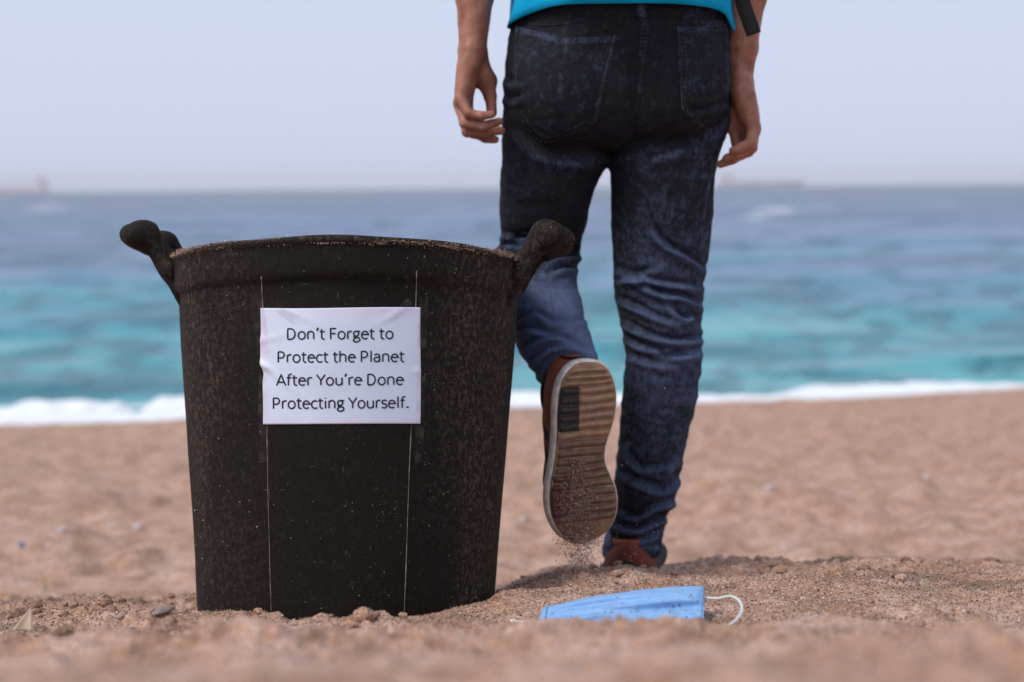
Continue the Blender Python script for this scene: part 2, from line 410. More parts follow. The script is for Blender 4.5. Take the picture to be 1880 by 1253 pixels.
M = dict(sand=mat_sand(), grain=mat_grain(), rubber=mat_rubber(), denim=mat_denim('dark_denim'), denim2=mat_denim('worn_denim_edge', (0.022, 0.026, 0.045), (0.12, 0.15, 0.25)),
         skin=mat_skin(), water=mat_water(), paper=mat_paper(), shirt=mat_shirt(), mask=mat_mask(), tape=mat_tape(),
         ink=simple('black_ink', (0.008, 0.010, 0.02), 0.6, 0.05),
         stitch=simple('rust_thread', (0.085, 0.042, 0.022), 0.8), stitch2=simple('pale_thread', (0.065, 0.075, 0.10), 0.8),
         seam=simple('sandy_mould_line', (0.24, 0.17, 0.10), 0.9, 0.5, 120),
         gum=simple('tan_gum_rubber', (0.27, 0.155, 0.088), 0.55, 0.28, 90, .3, .001),
         gumdark=simple('dark_brown_rubber', (0.018, 0.012, 0.009), 0.6, 0.3, 90, .3, .001),
         gumred=simple('dark_red_rubber', (0.085, 0.026, 0.020), 0.6, 0.3, 90, .3, .001),
         gumworn=simple('worn_brown_rubber', (0.135, 0.074, 0.044), 0.6, 0.3, 90, .3, .001), knitdark=simple('dark_rust_knit', (0.15, 0.028, 0.014), 0.85, 0.4, 260, .5, .0015),
         foamwhite=simple('off_white_midsole', (0.66, 0.58, 0.52), 0.65, 0.3, 70),
         knit=simple('rust_red_knit', (0.26, 0.052, 0.022), 0.85, 0.35, 260, .5, .0015),
         knitblack=simple('black_knit', (0.014, 0.013, 0.014), 0.85, 0.3, 220, .5, .0015),
         strap=simple('black_webbing', (0.010, 0.009, 0.009), 0.75, 0.3, 300, .4, .001),
         elastic=simple('white_elastic', (0.75, 0.78, 0.74), 0.7, 0.05),
         foam=simple('sea_foam', (0.82, 0.84, 0.86), 0.9, 0.08, 8, .6, .03),
         shell=simple('cream_shell', (0.70, 0.55, 0.42), 0.5, 0.1), pebble=simple('pale_pebble', (0.52, 0.46, 0.46), 0.7, 0.15),
         slate=simple('grey_stone', (0.22, 0.175, 0.155), 0.7, 0.2), leaf=simple('green_blade', (0.20, 0.26, 0.03), 0.5, 0.2),
         cap_=simple('blue_plastic', (0.12, 0.24, 0.42), 0.4, 0.05), clump=simple('sand_lump', (0.44, 0.27, 0.20), 0.95, 0.2, 90, .8, .004),
         hull=simple('ship_hull_hazed', (0.52, 0.46, 0.52), 0.6, 0.1, .05), white=simple('ship_white_hazed', (0.82, 0.74, 0.76), 0.6, 0.05, .05),  # ship colours paled, with the distance haze mixed into them
         rust=simple('ship_red_hazed', (0.62, 0.46, 0.46), 0.6, 0.1, .05),
         hair=simple('dark_hair', (0.02, 0.014, 0.01), 0.5, 0.3, 200))

# ------------------------------------------------------------------ the beach
SEA = -1.5
YT = np.arange(0.0, 3.8, 0.02)
def _tab(pts):
    r = np.interp(YT, [p[0] for p in pts], [p[1] for p in pts])
    z = 0.62 - YT * np.tan(PITCH + np.arctan((r - 626.5) / F_PX))
    k = np.hanning(9); k /= k.sum()
    return np.convolve(np.pad(z, 4, mode='edge'), k, 'valid')
TL = _tab([(.0, 1400), (.3, 1400), (.7, 1266), (.9, 1232), (1.2, 1198), (1.5, 1176), (1.75, 1158), (1.95, 1143), (2.2, 1127), (2.45, 1108), (2.7, 1102), (3.0, 1110), (3.4, 1125), (3.8, 1120)])
TR = _tab([(.0, 1400), (.3, 1400), (.7, 1262), (.9, 1226), (1.2, 1190), (1.38, 1166), (1.50, 1178), (1.60, 1172), (1.75, 1142), (1.9, 1108), (2.05, 1084), (2.2, 1070), (2.5, 1052), (2.7, 1044), (3.0, 1056), (3.4, 1080), (3.8, 1080)])
def ground(x, y, fine=True):
    x = np.asarray(x, float); y = np.asarray(y, float)
    yc = np.clip(y, 0.0, 3.78)
    zl = np.interp(yc, YT, TL); zr = np.interp(yc, YT, TR)
    # slope behind the photographer goes on rising gently
    zn = np.where(y < 0.3, 0.47 - 0.06 * np.minimum(y - 0.3, 0), 0)
    pxx = 940 + x / np.maximum(yc, 0.3) * F_PX
    w = sstep(pxx, 820, 1040)
    zn2 = zl * (1 - w) + zr * w
    t0 = sstep(y, 0.15, 0.55)
    near = zn * (1 - t0) + zn2 * t0
    near = np.where(y < 0.15, zn, near)
    far = -0.40 - 0.1075 * (y - 3.5) + 0.0180 * x + 0.03 * noise(x * .35, y * .35, seed=5)
    # the bed levels out under water
    far = np.where(far < SEA - 0.6, SEA - 0.6 + 0.12 * (far - SEA + 0.6), far)
    t = sstep(y, 2.75, 3.7)
    z = near * (1 - t) + far * t
    inner = 1 - sstep(y, 3.0, 4.2)
    a_far = (1 - inner) * (1 - sstep(-z, 1.25, 1.5))
    # dunes and footprints
    z = z + 0.013 * inner * fbm(x * 5, y * 6.5, 3, 11) * sstep(y, 0.2, 1.0) + 0.010 * inner * fbm(x * 11, y * 12, 2, 12) * sstep(y, .5, 1.0)
    z = z + (0.014 * fbm(x * 6, y * 7, 2, 14) + 0.010 * fbm(x * 14, y * 15, 2, 15)) * sstep(y, .5, .8) * (1 - sstep(y, 1.22, 1.4))
    z = z + 0.050 * a_far * fbm(x * 1.3, y * 1.1, 3, 31) + 0.036 * a_far * fbm(x * 3.6, y * 2.6, 3, 37) + 0.034 * a_far * fbm(x * 8.5, y * 5.5, 2, 39)
    # crumbs: rounded lumps
    if fine:
        cr = np.abs(noise(x * 19, y * 19, seed=21)); cr2 = np.abs(noise(x * 47 + 3, y * 47, seed=22))
        msk = sstep(fbm(x * 3.1 + 4, y * 3.1, 2, 51), -0.25, 0.35)
        z = z + inner * (0.022 * msk * (0.5 - cr) + (0.004 + 0.012 * msk) * (0.5 - cr2))
        z = z + inner * 0.0016 * noise(x * 130, y * 130, seed=23)
    # small specific mounds: (px, Y, height, radius)
    for px, Y, h, r in MOUNDS:
        p = W(px, 1100, Y)
        z = z + h * np.exp(-((x - p.x) ** 2 + ((y - p.y) * 1.3) ** 2) / (r * r))
    return z
MOUNDS = [(1175, 2.36, 0.020, .08), (640, 1.90, 0.012, .06), (520, 1.90, 0.010, .05), (400, 1.82, 0.008, .05), (200, 2.05, 0.030, .07), (90, 2.1, 0.02, .06), (30, 1.95, 0.012, .06),
          (300, 2.08, -0.012, .06), (860, 1.98, 0.022, .07), (930, 2.05, 0.018, .05), (1150, 1.40, 0.006, .05), (1060, 1.42, 0.004, .04), (1350, 1.5, 0.010, .07), (1270, 1.5, -0.006, .035),
          (1640, 2.45, 0.012, .12), (1750, 1.9, 0.02, .15), (1500, 2.0, 0.012, .1), (1560, 1.45, 0.01, .08), (745, 1.93, -0.008, .03), (370, 1.95, -0.004, .03), (1240, 2.48, -0.02, .05)]
def axis(fine_lo, fine_hi, step, lo, hi, grow):
    a = list(np.arange(fine_lo, fine_hi + 1e-6, step)); s = step; v = a[-1]; maxs = 30
    while v < hi: s = min(s * grow, maxs); v += s; a.append(v)
    b = []; s = step; v = fine_lo
    while v > lo: s = min(s * grow, maxs); v -= s; b.append(v)
    return np.array(b[::-1] + a)
gx = axis(-0.98, 1.0, 0.0052, -300, 300, 1.028)
gy = axis(0.75, 2.85, 0.0052, -200, 34, 1.0115)
X, Yg = np.meshgrid(gx, gy)
Z = ground(X, Yg)
nx, ny = len(gx), len(gy)
idx = np.arange(nx * ny).reshape(ny, nx)
Fq = np.stack([idx[:-1, :-1], idx[:-1, 1:], idx[1:, 1:], idx[1:, :-1]], -1).reshape(-1, 4)
me = mesh_np('sand', np.stack([X, Yg, Z], -1).reshape(-1, 3), Fq)
wet = 0.62 * sstep(fbm(X * 4.2, Yg * 5.5, 4, 53), .02, .38) * sstep(Yg, 1.5, 1.9) * (1 - sstep(Yg, 3.0, 3.6))
set_attr(me, 'damp', np.maximum(wet, 0.5 * sstep(-Z, 1.36, 1.47)).ravel())
sand = link('sand_beach', me, M['sand']); tag(sand, kind='structure', label='coarse pinkish brown sand sloping down to the sea')

OCT_V = np.array([(1, 0, 0), (-1, 0, 0), (0, 1, 0), (0, -1, 0), (0, 0, 1), (0, 0, -1)], float)
OCT_F = np.array([(0, 2, 4), (2, 1, 4), (1, 3, 4), (3, 0, 4), (2, 0, 5), (1, 2, 5), (3, 1, 5), (0, 3, 5)])
def grains(name, P, size, parent=None, label=None, seed=1):
    r = np.random.default_rng(seed); n = len(P)
    A = r.normal(size=(n, 3, 3)); q, _ = np.linalg.qr(A)
    sc = (size * (0.7 + 0.6 * r.random((3, n)))).T
    V = np.einsum('kj,nj,nji->nki', OCT_V, sc, q) + P[:, None, :]
    Fa = (OCT_F[None] + 6 * np.arange(n)[:, None, None]).reshape(-1, 3)
    me = mesh_np(name, V.reshape(-1, 3), Fa)
    set_attr(me, 'tint', np.repeat(r.random(n), 6))
    o = link(name, me, M['grain'], parent, smooth=True); tag(o, kind='stuff', label=label)
    return o
# loose coarse grains over the part of the bank in focus
n = 95000
gyy = 1.45 + 1.45 * rng.random(n); gxx = (rng.random(n) * 2 - 1) * (0.40 * gyy)
gd = np.exp(-((gyy - 2.1) / .75) ** 2); keep = rng.random(n) < gd
gxx, gyy = gxx[keep], gyy[keep]
gz = ground(gxx, gyy)
gs = 0.00075 + 0.0011 * rng.random(len(gxx)) ** 2.5
grains('loose_sand_grains', np.stack([gxx, gyy, gz + gs * .3], 1), gs, label='loose coarse grains and grit strewn over the bank of sand')

# crumbling clods of damp sand
ico = bmesh.new(); bmesh.ops.create_icosphere(ico, subdivisions=2, radius=1)
IV = np.array([v.co[:] for v in ico.verts]); IF = np.array([[v.index for v in f.verts] for f in ico.faces]); ico.free()
n = 1500; cy = 1.5 + 1.25 * rng.random(n); cx = (rng.random(n) * 2 - 1) * .40 * cy
ok = (fbm(cx * 3.1 + 4, cy * 3.1, 2, 51) > -.15); cx, cy = cx[ok], cy[ok]
cz = ground(cx, cy); cr_ = .0022 + .0075 * rng.random(len(cx)) ** 3
D = IV[None] * (1 + .30 * noise(IV[None, :, 0] * 1.7 + np.arange(len(cx))[:, None] * 7.1, IV[None, :, 1] * 1.7, IV[None, :, 2] * 1.7, seed=61)[..., None] + .16 * noise(IV[None, :, 0] * 4 + np.arange(len(cx))[:, None] * 3.1, IV[None, :, 1] * 4, IV[None, :, 2] * 4, seed=62)[..., None])
D = D * cr_[:, None, None] * np.array((1.15, 1.0, .75)) + np.stack([cx, cy, cz + cr_ * .25], 1)[:, None]
me = mesh_np('sand_clods', D.reshape(-1, 3), (IF[None] + len(IV) * np.arange(len(cx))[:, None, None]).reshape(-1, 3)); set_attr(me, 'damp', np.repeat(.35 * rng.random(len(cx)), len(IV)))
tag(link('sand_clods', me, M['sand']), kind='stuff', label='crumbling clods of damp sand on the bank')

# ------------------------------------------------------------------ the sea
def sea_axis():
    a = [9.0]; s = 0.10
    while a[-1] < 5000: a.append(a[-1] + s); s *= 1.018
    return np.array(a)
sy = sea_axis()
sxs = np.concatenate([-np.geomspace(16, 5000, 70)[::-1], np.linspace(-15.8, 15.8, 220), np.geomspace(16, 5000, 70)])
SX, SY = np.meshgrid(sxs, sy)
fall = 1 / (1 + (SY / 220) ** 2)
shore = 1 - np.exp(-np.maximum(SY - 10.5, 0) / 4)
hgt = (0.15 * fbm(SX * 0.16, SY * 0.50, 3, 71) + 0.14 * fbm(SX * .42, SY * 0.8, 3, 77)) * fall * shore + 0.42 * fbm(SX * 0.03, SY * 0.10, 2, 79) * sstep(SY, 25, 90) * fall
band = fbm(SX / (4 + SY * .22) * 1.1 + 5, np.log(SY) * 9.0, 3, 91) + 0.5 * fbm(SX / (1 + SY * .04) * .8, np.log(SY) * 26, 2, 97)
# whitecaps: (px, py, half width px, half height px, strength)
foam = np.zeros_like(SX)
ppx, ppy = to_px(np.stack([SX, SY, SEA + hgt], -1).reshape(-1, 3)); ppx = ppx.reshape(SX.shape); ppy = ppy.reshape(SX.shape)
for cx, cy, a, b_, s_ in ((97, 384, 20, 9, 1.5), (1420, 387, 50, 7, .85), (1385, 399, 34, 5, .75), (1500, 384, 60, 4, .6), (1740, 372, 30, 5, .6), (640, 372, 40, 4, .35), (1600, 392, 60, 4, .4)):
    foam = np.maximum(foam, s_ * np.exp(-(((ppx - cx) / a) ** 2 + ((ppy - cy) / b_) ** 2)))
me = mesh_np('sea', np.stack([SX, SY, SEA + hgt], -1).reshape(-1, 3), np.stack([(i := np.arange(SX.size).reshape(SX.shape))[:-1, :-1], i[:-1, 1:], i[1:, 1:], i[1:, :-1]], -1).reshape(-1, 4))
wave_shade = np.maximum(1.15 * fbm(SX / (SY * .026), np.log(SY) * 13, 3, 93), 1.1 * fbm(SX / (SY * .13), np.log(SY) * 7.5, 3, 95) - .05); set_attr(me, 'wave_shade', (0.85 * sstep(wave_shade, .06, .42)).ravel()); set_attr(me, 'band', band.ravel()); set_attr(me, 'foam', np.clip(foam, 0, 1.6).ravel())  # dark wave faces and gust streaks painted into the water colour
sea = link('sea', me, M['water']); tag(sea, kind='structure', label='turquoise sea turning slate blue towards the horizon')
# breaking foam along the waterline: a lumpy sheet with real height
fx = np.linspace(-12, 12, 520); ft = np.linspace(0, 1, 46)
FX, FT = np.meshgrid(fx, ft)
def shore_y(x): return 13.55 + 0.36 * np.minimum(x, 0) + 0.10 * np.maximum(x, 0) + 0.22 * fbm(x * .45, x * 0 + .5, 3, 13)
wid = 0.50 + 1.15 * sstep(-FX, -.2, 3.0) + 0.32 * noise(FX * .9, FX * 0, seed=14) + 0.20 * noise(FX * 2.3, FX * 0, seed=15) + .10 * noise(FX * 6, FX * 0, seed=16)
FY = shore_y(FX) + FT * wid
edge = np.sin(np.pi * np.clip(FT, 0, 1)) ** 0.6
crest = np.exp(-((FT - .75) / .18) ** 2) * (0.03 + .24 * sstep(-FX, 0, 3.)) * (0.6 + .7 * noise(FX * 1.6, FX * 0, seed=19) + .35 * noise(FX * 5, FX * 0, seed=20))
FZ = np.maximum(SEA + 0.02, ground(FX, FY, False) + 0.01) + edge * (0.02 + crest + 0.045 * np.abs(fbm(FX * 4, FY * 4, 4, 17)))
FZ = np.where((FT <= 0) | (FT >= 1), FZ - 0.06, FZ)
i = np.arange(FX.size).reshape(FX.shape)
fo = link('sea_foam', mesh_np('sea_foam', np.stack([FX, FY, FZ], -1).reshape(-1, 3), np.stack([i[:-1, :-1], i[:-1, 1:], i[1:, 1:], i[1:, :-1]], -1).reshape(-1, 4)), M['foam'])
tag(fo, 'white foam of a small wave breaking along the waterline', 'sea foam', kind='stuff')

# ------------------------------------------------------------------ mesh shape helpers
def box_bm(bm, lo, hi):
    lo = Vector(lo); hi = Vector(hi)
    r = bmesh.ops.create_cube(bm, size=1, matrix=Matrix.Translation((lo + hi) / 2) @ Matrix.Diagonal((*(hi - lo), 1)))
    return r['verts']
def bm_link(name, bm, mat, parent=None, smooth=False):
    me = bpy.data.meshes.new(name); bm.to_mesh(me); bm.free()
    return link(name, me, mat, parent, smooth)
def loft(rings, caps=True):
    """rings: list of (n,3) arrays -> verts, quads, (tri caps through centre vertices as degenerate quads avoided)"""
    n = len(rings[0]); V = np.concatenate(rings); k = len(rings)
    a = np.arange(n); b = (a + 1) % n; Fs = []
    for j in range(k - 1):
        Fs.append(np.stack([j * n + a, j * n + b, (j + 1) * n + b, (j + 1) * n + a], 1))
    F_ = [tuple(f) for f in np.concatenate(Fs)]
    if caps:
        F_.append(tuple(range(n))[::-1]); F_.append(tuple((k - 1) * n + i for i in range(n)))
    return V, F_
def from_py(name, V, F_, mat=None, parent=None, smooth=True):
    me = bpy.data.meshes.new(name); me.from_pydata([tuple(v) for v in V], [], [tuple(map(int, f)) for f in F_]); me.validate(); me.update()
    return link(name, me, mat, parent, smooth)
def tube(name, pts, r, mat, parent=None, n=8, flat=1.0):
    pts = [np.array(p, float) for p in pts]; rings = []
    up = np.array((0, 0, 1.0)); prev = None
    for i, p in enumerate(pts):
        t = pts[min(i + 1, len(pts) - 1)] - pts[max(i - 1, 0)]; t /= np.linalg.norm(t)
        s = np.cross(t, up) if prev is None else prev - t * (prev @ t)
        if np.linalg.norm(s) < 1e-6: s = np.cross(t, (1.0, 0, 0))
        s /= np.linalg.norm(s); prev = s; u = np.cross(s, t)
        rr = r[i] if hasattr(r, '__len__') else r
        rings.append(np.array([p + rr * (math.cos(a) * s + flat * math.sin(a) * u) for a in np.linspace(0, 2 * math.pi, n, endpoint=False)]))
    V, F_ = loft(rings); return from_py(name, V, F_, mat, parent)
def catmull(pts, per):
    P = np.array(pts, float); out = []
    for i in range(len(P) - 1):
        p0, p1, p2, p3 = P[max(i - 1, 0)], P[i], P[i + 1], P[min(i + 2, len(P) - 1)]
        for t in np.linspace(0, 1, per, endpoint=False):
            out.append(0.5 * (2 * p1 + (p2 - p0) * t + (2 * p0 - 5 * p1 + 4 * p2 - p3) * t * t + (3 * p1 - 3 * p2 + p3 - p0) * t ** 3))
    out.append(P[-1]); return np.array(out)

# ------------------------------------------------------------------ ships on the horizon
def ship(name, px, Y, length, flip, label, mats):
    p = W(px, 345, Y); root = empty(name, (p.x, Y, SEA)); tag(root, label, 'ship', 'ships far out on the horizon')
    L = length; s = -1 if flip else 1
    rings = []
    for t in np.linspace(0, 1, 15):
        xx = (t - .5) * L; w = 14 * min(1, (1 - t) * 5 + .05) * min(1, t * 8 + .55); dk = 9 + 3.5 * max(0, t - .85) / .15
        rake = 5 * max(0, t - .9) / .1
        rings.append(np.array([(s * (xx - rake), -w * .6, -1), (s * (xx - rake), w * .6, -1), (s * xx, w, 3), (s * (xx + rake), w, dk), (s * (xx + rake), -w, dk), (s * xx, -w, 3)]))
    V, F_ = loft(rings); from_py('hull', V, F_, mats[0], root, False)
    for nm, x0, x1, z0, z1, w, m in (('superstructure', -.44, -.33, 9, 27, 11, mats[1]), ('bridge', -.42, -.345, 27.2, 31, 13, mats[1]), ('funnel', -.475, -.445, 9, 30, 3.5, mats[2])):
        bm = bmesh.new(); a, b = sorted((s * x0 * L, s * x1 * L)); box_bm(bm, (a, -w, z0), (b, w, z1)); bmesh.ops.bevel(bm, geom=bm.edges[:], offset=.5, segments=1); bm_link(nm, bm, m, root)
    for k in range(4):
        xx = s * (-.22 + .17 * k) * L
        bm = bmesh.new(); box_bm(bm, (xx - 7, -9, 10), (xx + 7, 9, 13.5)); bm_link('hatch_cover', bm, mats[2], root)
        bm = bmesh.new(); box_bm(bm, (xx + 9, -1.2, 9), (xx + 11.4, 1.2, 28)); box_bm(bm, (xx - 9, -.8, 26), (xx + 8.9, .8, 27.6)); bm_link('deck_crane', bm, mats[1], root)
    return root
ship('cargo_ship', 1397, 3300, 190, False, 'pale hazy cargo ship on the horizon to the right of the man', (M['hull'], M['white'], M['rust']))
ship('cargo_ship', 22, 3000, 150, True, 'faint grey cargo ship on the horizon at the far left edge', (M['white'], M['white'], M['rust']))

# ------------------------------------------------------------------ the black tub
TILT = R(9.6)
tub_base = W(638, 1137, 1.945); BZ = tub_base.z
TUB_O = Vector((W(638, 1130, 2.17).x, 2.17, BZ - 0.034 - 0.036))
TM = Matrix.Translation(TUB_O) @ Matrix.Rotation(-TILT, 4, 'X') @ Matrix.Rotation(R(0.6), 4, 'Y')
tub = empty('rubber_tub', TUB_O); tub.matrix_world = TM
tag(tub, 'worn black rubber tub with two handles and a paper sign, leaning back in the sand', 'bucket')
TI = TM.inverted()
H = 0.566
def lathe(prof, seg=160, wob=0.0):
    V = []; 
    for r, z in prof:
        for k in range(seg):
            a = 2 * math.pi * k / seg
            rr = r * (1 + wob * (0.5 * math.cos(2 * a + .4) + 0.35 * math.sin(3 * a)))
            V.append((rr * math.sin(a), -rr * math.cos(a), z))
    n = seg; F_ = []
    for j in range(len(prof) - 1):
        for k in range(n):
            F_.append((j * n + k, j * n + (k + 1) % n, (j + 1) * n + (k + 1) % n, (j + 1) * n + k))
    return np.array(V), F_
RB, RTop = 0.2275, 0.2705
def wall(z): return RB + (RTop - RB) * (z / H) ** 0.92
prof = [(0.001, 0.0), (RB - .012, 0.0), (RB - .004, 0.003), (RB, 0.012)]
prof += [(wall(z), z) for z in np.linspace(0.03, H - .066, 22)]
prof += [(wall(H - .060) + .0015, H - .0605), (wall(H - .056) + .0060, H - .057), (wall(H - .05) + .0070, H - .050), (wall(H - .04) + .0078, H - .040)]
prof += [(wall(z) + .0074, z) for z in (H - .03, H - .020, H - .015)] + [(wall(H) + .0072, H - .0125), (wall(H) + .0090, H - .010), (wall(H) + .0098, H - .006), (wall(H) + .0088, H - .0018), (wall(H) + .0055, H), (wall(H) + .001, H - .001), (wall(H) - .002, H - .006)]
prof += [(wall(z) - .007, z) for z in np.linspace(H - .03, .02, 10)] + [(RB - .03, .010), (.001, .010)]
V, F_ = lathe(prof, 180, 0.004)
V = np.array(V)
ang = np.arctan2(V[:, 0], -V[:, 1])
V[:, 2] += np.where(V[:, 2] > H - .1, 0.0025 * np.sin(3 * ang + 1) + 0.0018 * noise(ang * 3, ang * 0, seed=41), 0)
# shallow dents
rad = np.hypot(V[:, 0], V[:, 1]); dn = 0.0025 * noise(ang * 2.2, V[:, 2] * 7, seed=42)
V[:, 0] *= 1 + dn / np.maximum(rad, .05); V[:, 1] *= 1 + dn / np.maximum(rad, .05)
body = from_py('tub_body', V, F_, M['rubber'], tub)
# dust lies where hands and sand rub: towards the sides, less on the smooth panel in front
dust = 0.16 + 0.95 * np.clip((np.abs(ang) - .35) / .55, 0, 1) * (0.65 + .6 * noise(ang * 4, V[:, 2] * 8, seed=43)) + 0.9 * (np.abs(V[:, 2] - H) < .004)
set_attr(body.data, 'dust', np.clip(dust, 0, 1.3))
me_w = body.data.copy(); me_w.transform(TM); tub_bvh = bvh_of(me_w)
def on_tub(px, py, off=0.0):
    h = tub_bvh.ray_cast(CAM, ray(px, py)); return h[0] + h[1] * off if h[0] is not None else None, h[1]
# mould lines
for line in ([(480, 508), (484, 600), (490, 780), (492, 900), (496, 1050), (499, 1160)], [(765, 498), (762, 600), (755, 780), (750, 900), (745, 1050), (741, 1150)]):
    pts = [];
    for p in catmull(line, 10):
        loc, nrm = on_tub(*p)
        if loc is not None: pts.append(TI @ (loc + nrm * .0002))
    tube('mould_line', pts, [0.0008 * (0.35 + .9 * abs(float(noise(i * .9, 0., seed=44)))) for i in range(len(pts))], M['seam'], tub, 6)
# wide strap patch under each side of the rim + handle loops, as blended solids
def tub_handle(side):
    ctrW = (W(272, 443, 2.245) if side < 0 else W(1013, 443, 2.245))
    tipW = (W(252, 438, 2.245) if side < 0 else W(1037, 446, 2.245))
    elbW = (W(290, 438, 2.245) if side < 0 else W(994, 437, 2.245))
    baseW = (W(326, 505, 2.245) if side < 0 else W(955, 512, 2.245))
    c, tp, el, bs = (np.array(TI @ p) for p in (ctrW, tipW, elbW, baseW))
    yo = 0.066
    def off(p, dy): q = p.copy(); q[1] += dy; return q
    low = off(bs, 0); low[0] -= side * .027; low[2] -= .062; bs[0] -= side * .004
    def sdf(P):
        d = cap(P, off(c, -yo), off(c, yo), .0200, .0200)
        d = smin(d, cap(P, off(tp, -yo * .7), off(tp, yo * .7), .0145, .0145), .016)
        for s in (-1, 1):
            leg = cap(P, off(el, s * yo * .92), off(bs, s * yo * .97), .0175, .0165, 1.35, (0, 1, 0))
            leg = smin(leg, cap(P, off(bs, s * yo * .97), off(low, s * yo), .014, .004), .01)
            d = smin(d, leg, .022)
        rim = cap(P, off(bs, -yo * 1.1), off(bs, yo * 1.1), .007, .007)
        d = smin(d, rim, .014)
        return d
    allp = np.array([off(c, -yo), off(c, yo), tp, el, bs, low])
    V, Fq = surface_nets(sdf, allp.min(0) - .04, allp.max(0) + .04, .0032)
    V += 0.0006 * noise(V[:, 0] * 70, V[:, 1] * 70, V[:, 2] * 70, seed=45)[:, None]
    me = mesh_np('handle', V, Fq); o = link('handle', me, M['rubber'], tub); set_attr(me, 'dust', np.full(len(V), 0.55) + .4 * noise(V[:, 0] * 30, V[:, 1] * 30, V[:, 2] * 30, seed=46))
    return o
for s in (-1, 1): tub_handle(s)
for a0 in np.arange(-1.7, 1.7, .085):
    if rng.random() < .12: continue
    L_ = .085 + .03 * rng.random(); pts = []
    for a in np.linspace(a0, a0 + L_, 7):
        r = wall(H) + .0097 + .0002 * rng.normal(); pts.append((r * math.sin(a), -r * math.cos(a), H - .0065 + .0007 * rng.normal() + 0.0025 * math.sin(3 * a + 1)))
    tube('chipped_edge', pts, [.0002 + .0011 * rng.random() for _ in pts], M['seam'], body, 5)
# grit stuck along the rim and the handles
pts = []
for k in range(6500):
    a = (rng.random() * 2 - 1) * 1.75; zz = H - .0055 + rng.normal() * .0024; r = wall(H) + .0096
    if noise(a * 9, 0., seed=47) < -0.15 and rng.random() < .75: continue
    pts.append(TM @ Vector((r * math.sin(a), -r * math.cos(a), zz)))
for k in range(420):
    a = (rng.random() * 2 - 1) * 1.3; zz = rng.random() * (H - .02)
    if abs(a) < .55 and .2 < zz < .47: continue
    r = wall(zz) + (.0078 if zz > H - .05 else .0006)
    pts.append(TM @ Vector((r * math.sin(a), -r * math.cos(a), zz)))
P = np.array([TI @ p for p in pts])
grains('stuck_sand', P, 0.0005 + .0008 * rng.random(len(P)) ** 3, parent=tub, seed=3)

# ------------------------------------------------------------------ the paper sign
sign = empty('paper_sign', W(626, 672, 1.94)); tag(sign, 'white paper sheet with black four-line message taped to the front of the black tub', 'sign')
def paper_pt(px, py, lift=0.0):
    loc, n = on_tub(px, py)
    u = (px - 479) / 292; v = (py - 565) / 214
    r = 0.0014
    r += 0.0030 * math.exp(-(((px - 487) / 12) ** 2 + ((py - 672 - .5 * (px - 487)) / 7) ** 2))                      # pinch at the left edge
    r += 0.0016 * math.exp(-(((py - 668) - 0.85 * (px - 483)) / 9) ** 2) * math.exp(-max(px - 483, 0) / 45)
    r += 0.0014 * math.exp(-(((py - 625) + 0.25 * (px - 483)) / 7) ** 2) * math.exp(-max(px - 483, 0) / 30)
    r += 0.0013 * math.exp(-(((py - 566) - 0.45 * (px - 520)) / 7) ** 2) * math.exp(-abs(px - 540) / 30)
    r += 0.0013 * math.exp(-(((py - 566) + 0.55 * (px - 745)) / 7) ** 2) * math.exp(-abs(px - 725) / 25)
    r += 0.0012 * math.exp(-(((px - 765) / 8) ** 2 + ((py - 682) / 6) ** 2))
    r += 0.0004 * float(noise(px / 40, py / 40, seed=61))
    return loc + n * (r + lift)
nu, nv = 110, 82; V = []
for j in range(nv + 1):
    for i_ in range(nu + 1):
        u, v = i_ / nu, j / nv
        lx = 479 + 4.5 * sstep(v, .35, .62) + .8 * math.sin(v * 9) + (2.2 * math.exp(-((v - .56) / .05) ** 2)); rx = 771.3 - .6 * math.sin(v * 7)
        ty = 566 + .8 * math.sin(u * 6) - 1.0 * u; by = 779.5 - .8 * math.sin(u * 3) * u - 1.2 * u
        V.append(paper_pt(lx + (rx - lx) * u, ty + (by - ty) * v))
idx = np.arange((nu + 1) * (nv + 1)).reshape(nv + 1, nu + 1)
Fp = np.stack([idx[:-1, :-1], idx[1:, :-1], idx[1:, 1:], idx[:-1, 1:]], -1).reshape(-1, 4)
V = np.array(V)
# a pale tape border round the print
uu = np.tile(np.linspace(0, 1, nu + 1), nv + 1); vv = np.repeat(np.linspace(0, 1, nv + 1), nu + 1)
bd = np.maximum(sstep(-uu, -.045, -.038), sstep(uu, .965, .972)); bd = np.maximum(bd, np.maximum(sstep(-vv, -.072, -.062), sstep(vv, .952, .96)))
sheet_me = mesh_np('paper_sheet', V, Fp); set_attr(sheet_me, 'border', bd * (0.55 + .45 * noise(uu * 7, vv * 6, seed=63)))
sheet = link('paper_sheet', sheet_me, M['paper']); attach(sheet, sign)
md = sheet.modifiers.new('t', 'SOLIDIFY'); md.thickness = 0.0004; md.offset = -1
